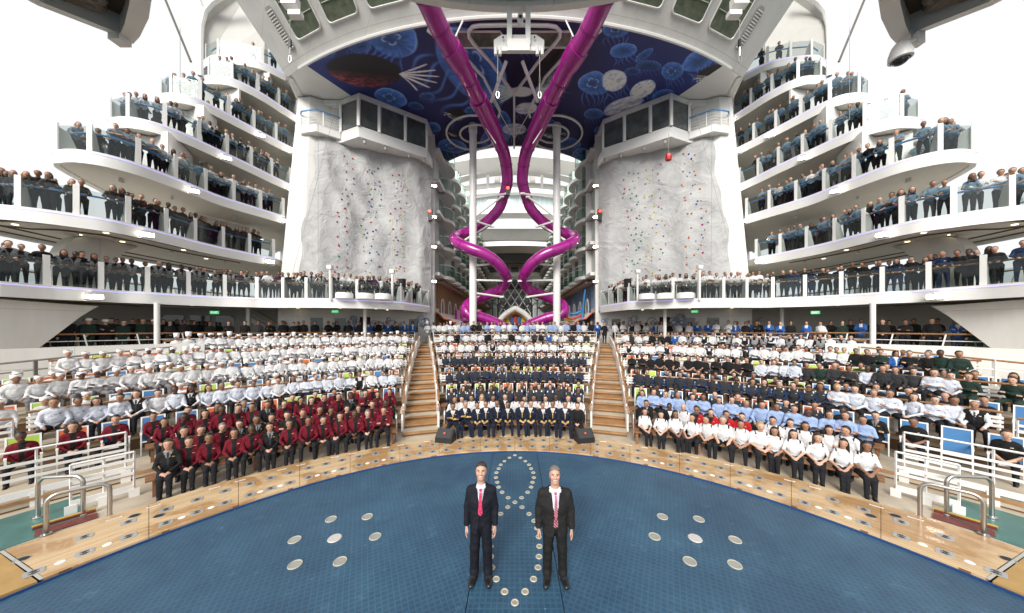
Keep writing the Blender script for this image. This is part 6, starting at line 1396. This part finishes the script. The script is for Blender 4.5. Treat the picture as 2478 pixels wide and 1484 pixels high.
# ================================================================== the two men on the stage
def field(prims, h, lo, hi, kdef=.02):
    n = np.ceil((hi-lo)/h).astype(int)+1; ax = [lo[i]+h*np.arange(n[i]) for i in range(3)]; v = np.full(n, 1.0)
    for p in prims:
        s = np.array(p[5] if len(p) > 5 else (1,1,1), float); k = p[6] if len(p) > 6 else kdef; neg = len(p) > 7 and p[7]
        a, b = np.array(p[1],float), np.array(p[2],float); R = np.maximum(p[3],p[4])*s+k*2+2*h
        i0 = np.maximum(0, np.floor((np.minimum(a,b)-R-lo)/h).astype(int)); i1 = np.minimum(n, np.ceil((np.maximum(a,b)+R-lo)/h).astype(int)+1)
        if (i1 <= i0).any(): continue
        sl = tuple(slice(i0[i], i1[i]) for i in range(3)); X = np.stack(np.meshgrid(*[ax[i][sl[i]] for i in range(3)], indexing='ij'), -1)
        d = rcone(X, a, b, p[3], p[4], s)
        v[sl] = -smin(-v[sl], d, k) if neg else smin(v[sl], d, k)
    return v, ax
def bounds(prims, pad=.05):
    lo = np.min([np.minimum(np.array(p[1]),np.array(p[2]))-max(p[3],p[4])*np.max(p[5] if len(p) > 5 else 1) for p in prims], 0)-pad
    hi = np.max([np.maximum(np.array(p[1]),np.array(p[2]))+max(p[3],p[4])*np.max(p[5] if len(p) > 5 else 1) for p in prims], 0)+pad
    return lo, hi
SMILE = mat('teeth', (.62,.58,.52), .35); BROW = mat('eyebrow', (.07,.05,.04), .6); EYEW = mat('eye white', (.5,.48,.45), .3); LIP = mat('lip', (.42,.16,.13), .45); CHEEK = mat('warm skin', (.53,.255,.18), .5, spec=.35); FAIR = mat('fair skin', (.53,.305,.215), .5, spec=.35, noise=.08, nscale=18)
def stage_man(name, loc, rz, scale, suit, shirt, tie, tie2, hairm, label, trous, width=1.0, open_z=1.13, long_tie=1.14, hairh=1.0, feet=.0):
    w = width; N = lambda *a: np.array(a, float); pit = math.radians(14); piv = N(0,.0,1.555)
    def H(x, y, z):       # head space tilted back to look up at the viewer
        d = N(x, y, z)-piv; c, s = math.cos(pit), math.sin(pit); return piv+N(d[0], d[1]*c+d[2]*s, -d[1]*s*1+d[2]*c) if False else piv+N(d[0], d[1]*c+d[2]*s*1.0, d[2]*c-d[1]*s)
    B = []
    B.append(('neck', N(0,.01,1.45), H(0,.0,1.60), .066*w, .062*w, (1,1,1), .03))
    B += [('head', H(0,.012,1.715), H(0,.005,1.73), .097, .095, (.90,1.04,1.12), .02), ('head', H(0,-.02,1.665), H(0,-.022,1.63), .078, .064, (.95,.98,1.0), .03), ('head', H(0,-.055,1.602), H(0,-.06,1.60), .030, .028, (1.1,1,.9), .03)]
    B += [('brow', H(-.035,-.078,1.728), H(.035,-.078,1.728), .018, .018, (1,.9,.8), .02), ('nose', H(0,-.092,1.712), H(0,-.118,1.672), .011, .017, (1,1,1), .014), ('nose', H(-.012,-.104,1.668), H(.012,-.104,1.668), .013, .013, (1,1,1), .012)]
    for s in (-1,1):
        B += [('cheek', H(.043*s,-.062,1.672), H(.040*s,-.06,1.66), .026, .024, (1,1,1), .025), ('ear', H(.083*s,.012,1.705), H(.081*s,.012,1.668), .017, .013, (.55,1,1.15), .008)]
        B += [('sock', H(.034*s,-.100,1.708), H(.034*s,-.100,1.708), .014, .014, (1.3,1,.75), .012, True)]
    B += [('lip', H(-.020,-.088,1.634), H(.020,-.088,1.634), .011, .011, (1,1,.9), .014)]
    B.append(('body', N(0,.01,.98), N(0,.01,1.36), .095, .11, (1.05,.7,1), .04))
    for s in (-1,1):
        sh, el, wr = N(.185*s*w,.02,1.41), N(.235*s*w,.035,1.13), N(.245*s*w,-.015,.865)
        B += [('body', N(.1*s,.01,1.42), sh, .06, .055), ('arm', sh, el, .05, .042), ('arm', el, wr, .04, .029)]
        B += [('hand', wr+N(0,-.004,-.01), wr+N(.002*s,-.012,-.085), .030, .038, (.62,1.0,1.0), .015)]
        for q, (fy, fl) in enumerate(((-.044,.070),(-.020,.080),(.004,.075),(.026,.060))):
            a = wr+N(.004*s,fy-.008,-.098); m1 = a+N(-.004*s,-.006,-fl*.55); e1 = m1+N(-.016*s,-.008,-fl*.45); B += [('hand', a, m1, .0105, .0095, (1,1,1), .005), ('hand', m1, e1, .0095, .0078, (1,1,1), .004)]
        a = wr+N(-.010*s,-.032,-.035); m1 = a+N(-.012*s,-.030,-.030); e1 = m1+N(-.006*s,-.008,-.034); B += [('hand', a, m1, .014, .012, (1,1,1), .008), ('hand', m1, e1, .0115, .009, (1,1,1), .004)]
        B += [('leg', N(.08*s,.01,.93), N(.105*s,.0,.5), .06, .045), ('leg', N(.105*s,0,.5), N(.115*s,.02,.09), .048, .036)]
    h = .0068; lo, hi = bounds(B, .03); v, ax = field(B, h, lo, hi, .02); V, Fq = surfnets(v, lo, h); C = V[Fq].mean(1)
    c, s_ = math.cos(-pit), math.sin(-pit); D = C-piv; L = np.stack([D[:,0], D[:,1]*c+D[:,2]*s_, D[:,2]*c-D[:,1]*s_], 1)+piv      # back to untilted head space
    reg = np.zeros(len(C), np.int32); x, y, z = L[:,0], L[:,1], L[:,2]; fr = (y < -.05) & (z > 1.58); ax_ = np.abs(x)
    reg[fr & (ax_ > .014) & (ax_ < .056) & (np.abs(z-1.733+.10*(ax_-.034)**1*(ax_ > .034)) < .0055)] = 2
    reg[fr & (np.abs(ax_-.034) < .0165) & (np.abs(z-1.709) < .006)] = 3; reg[fr & (np.abs(ax_-.034) < .0085) & (np.abs(z-1.709) < .0075)] = 2
    curve = 1.634+.016*(ax_/.034)**2
    reg[fr & (ax_ < .036) & (np.abs(z-curve) < .0115)] = 4; reg[fr & (ax_ < .027) & (np.abs(z-curve-.001) < .0055)] = 5
    reg[(y < -.03) & (np.abs(ax_-.05) < .022) & (np.abs(z-1.668) < .018)] = 6
    me = npmesh('person', V, Fq, reg, [FAIR, FAIR, BROW, EYEW, LIP, SMILE, CHEEK]); o = link(name, me); o.location = loc; o.rotation_euler = (0,0,rz); o.scale = [scale]*3; tag(o, label, 'person')
    def cl(nm, prims, mats, hh=.009, cut=None, kdef=.03, regf=None):
        lo, hi = bounds(prims, .03); v, ax = field(prims, hh, lo, hi, kdef)
        if cut is not None:
            X = np.stack(np.meshgrid(*ax, indexing='ij'), -1); v = np.maximum(v, cut(X))
        V, Fq = surfnets(v, lo, hh); rg = regf(V[Fq].mean(1)) if regf else None
        return link(nm, npmesh(nm, V, Fq, rg, mats), o)
    # trousers with a break over the shoes
    T = [('t', N(0,.015,.98), N(0,.015,.90), .15*w, .155*w, (1.06,.80,1), .04)]
    for s in (-1,1): T += [('t', N(.085*s*w,.015,.92), N(.108*s*w,.0,.50), .098*w, .078, (1,1.05,1), .035), ('t', N(.108*s*w,.0,.50), N(.118*s*w,.03,.13), .078, .072, (1,1.1,1), .03), ('t', N(.118*s*w,.012,.12), N(.118*s*w,.0,.09), .076, .072, (1,1.2,.6), .015)]
    cl('trousers', T, [trous])
    for s in (-1,1):
        S = [('s', N(.118*s*w,.075,.05), N(.124*s*w,-.06,.05), .052, .056, (.95,1,.88), .02), ('s', N(.124*s*w,-.06,.044), N(.150*s*w,-.20,.036), .056, .046, (1.02,1,.75), .02)]
        cl('shoe', S, [SHOE], .008, lambda X: -X[...,2]+.004)
    # shirt, then the jacket with its opening cut out
    Sh = [('s', N(0,.012,1.02), N(0,.005,1.25), .135*w, .155*w, (1.08,.74,1), .04), ('s', N(0,.005,1.25), N(0,.012,1.40), .155*w, .125*w, (1.1,.76,1), .05), ('s', N(0,.01,1.42), N(0,.004,1.468), .075, .072, (1,1,1), .03)]
    cl('shirt', Sh, [shirt])
    J = [('j', N(0,.012,1.02), N(0,.005,1.25), .158*w, .176*w, (1.08,.80,1), .04), ('j', N(0,.005,1.25), N(0,.015,1.38), .176*w, .150*w, (1.15,.80,1), .05), ('j', N(0,.016,1.05), N(0,.014,.80), .165*w, .180*w, (1.06,.80,1), .04), ('j', N(0,.02,1.455), N(-.165*w,.02,1.41), .075, .062, (1,.98,.9), .04), ('j', N(0,.02,1.455), N(.165*w,.02,1.41), .075, .062, (1,.98,.9), .04), ('j', N(0,.04,1.44), N(0,.035,1.50), .085, .074, (1,.9,1), .03)]
    for s in (-1,1):
        sh, el, wr = N(.185*s*w,.02,1.405), N(.238*s*w,.035,1.13), N(.247*s*w,-.012,.885); J += [('j', sh, el, .074*w, .064*w, (1,1.05,1), .04), ('j', el, wr, .064*w, .052*w, (1,1.05,1), .02)]
    def cut(X):
        x, y, z = X[...,0], X[...,1], X[...,2]; v1 = np.maximum(np.maximum(y+.02, np.abs(x)-(z-open_z)*.215), open_z-z)        # chest opening
        v2 = np.maximum(np.maximum(y+.03, np.abs(x)-.010-(open_z-.10-z)*(.22 if open_z < 1.1 else .16)), z-(open_z-.10)); hem = .80-z+.02*np.abs(x)*0
        hem = np.where(np.abs(x) > .200*w+.0*z, .86-z, .765-z); neckc = np.maximum(z-1.505, -9)
        slit = np.maximum(np.maximum(y+.03, np.abs(x)-.006), z-open_z)
        return np.maximum.reduce([-v1, -v2, -slit, hem, neckc])
    cl('jacket', J, [suit], .0085, cut)
    # lapels, collar and tie lie on the front
    def fy(z): return -.132*w if z < 1.3 else -.132*w+(z-1.3)*.30
    for s in (-1,1):
        e0, e1 = N(.0,0,open_z), N(.072*s,0,1.47); 
        pts = [(.004*s, open_z), (.028*s, open_z+.08), (.105*s, 1.335), (.075*s, 1.355), (.098*s, 1.40), (.088*s, 1.475), (.062*s, 1.47)]
        k = MB(); A = [(px*w, fy(pz)-.014-.004*(1-abs(px)/.12)+abs(px)*.16, pz) for px, pz in pts]; k.add(A+[(a[0],a[1]+.012,a[2]) for a in A], [tuple(range(7)), tuple(range(13,6,-1))]+[(i,(i+1) % 7,7+(i+1) % 7,7+i) for i in range(7)]); k.build('lapel', suit, o)
        k = MB(); A = [(.006*s,-.082,1.462),(.050*s,-.075,1.412),(.062*s,-.03,1.475),(.045*s,-.058,1.505)]; k.add(A+[(a[0],a[1]+.012,a[2]) for a in A], [(0,1,2,3),(7,6,5,4),(0,4,5,1),(1,5,6,2),(2,6,7,3),(3,7,4,0)]); k.build('collar', shirt, o)
    k = MB(); k.plate([(-.022,-.098,1.475),(.022,-.098,1.475),(.015,-.100,1.435),(-.015,-.100,1.435)], (0,.02,0)); k.build('tie_knot', tie, o)
    zz = np.linspace(1.437, long_tie, 8); k = MB(); vs = []
    for i, q in enumerate(zz):
        hw = .016+.020*i/7; y0 = -.100-(.020*min(1,(1.437-q)/.1)) if q > 1.3 else -.122; y0 = min(y0, -.128*w) if q < 1.40 else min(y0,-.112); vs += [(-hw,y0-.012,q),(hw,y0-.012,q)]
    vs += [(0,-.134,long_tie-.04)]; fs = [(2*i,2*i+1,2*i+3,2*i+2) for i in range(7)]+[(14,15,16)]; k.add(vs, fs); k.build('tie', tie2, o)
    for q in (open_z-.015, open_z-.105): k = MB(); k.lathe((0.012,-.150*w,q), [(0,.0),(.009,.0)], 8); k.tube([(0.012,-.150*w,q),(0.012,-.156*w,q)], .008, 8); k.build('button', DARK, o)
    # hair: cap over the skull behind the hairline
    Hp = [('h', H(0,.018,1.728), H(0,.014,1.742), .104, .102, (.91,1.06,1.13*hairh), .02), ('h', H(-.03,-.03,1.80), H(.035,-.02,1.802), .028, .028, (1.3,1.2,.8), .03)]
    lo, hi = bounds(Hp, .03); v, ax = field(Hp, .0068, lo, hi); X = np.stack(np.meshgrid(*ax, indexing='ij'), -1); D = X-piv; yy = D[...,1]*c+D[...,2]*s_+piv[1]; zz_ = D[...,2]*c-D[...,1]*s_+piv[2]; xx = X[...,0]
    line = -(yy+.006+np.clip((zz_-1.752)*1.7, -.03, .08)); low = 1.665-zz_-np.where(yy > .03, .06, 0.0); side = np.maximum(line, -9)
    v = np.maximum(np.maximum(v, side), low); V, Fq = surfnets(v, lo, .0068); link('hair', npmesh('hair', V, Fq, None, [hairm]), o)
    return o
SUIT1 = cloth('cloth navy suit', (.0085,.0095,.016), .8); SUIT2 = cloth('cloth charcoal suit', (.0165,.0155,.0155), .8); DRESS1 = cloth('cloth pale shirt', (.66,.66,.74)); DRESS2 = cloth('cloth lilac shirt', (.66,.60,.70))
def striped_tie():
    m = mat('striped red tie', (.35,.03,.07), .6); n, l, b = nodes_of(m); g = n.new('ShaderNodeTexCoord'); wv = n.new('ShaderNodeTexWave'); wv.wave_type = 'BANDS'; wv.bands_direction = 'DIAGONAL'; wv.inputs['Scale'].default_value = 14
    l.new(g.outputs['Object'], wv.inputs['Vector']); r = n.new('ShaderNodeValToRGB'); r.color_ramp.elements[0].color = (.30,.015,.035,1); r.color_ramp.elements[0].position = .5; r.color_ramp.elements[1].color = (.45,.28,.32,1); r.color_ramp.elements[1].position = .75
    l.new(wv.outputs['Fac'], r.inputs['Fac']); l.new(r.outputs['Color'], b.inputs['Base Color']); return m
STIE = striped_tie()
stage_man('person', onz(1164,1397,0)+Vector((0,0,.001)), .02, .985, SUIT1, DRESS1, CL['pink'], CL['pink'], mat('dark grey hair', (.030,.028,.027), .5, noise=.3, nscale=50), 'smiling man in navy suit with pink tie standing left on the blue stage', cloth('cloth navy trousers', (.006,.007,.012), .8), .93, 1.13, 1.11)
stage_man('person', onz(1343,1400,0)+Vector((0,0,.001)), -.03, .955, SUIT2, DRESS2, STIE, STIE, mat('grey brown hair', (.17,.145,.125), .5, noise=.3, nscale=50), 'smiling man in charcoal suit with striped red tie standing right on the stage', cloth('cloth charcoal trousers', (.011,.0105,.0105), .8), 1.10, 1.02, .96)
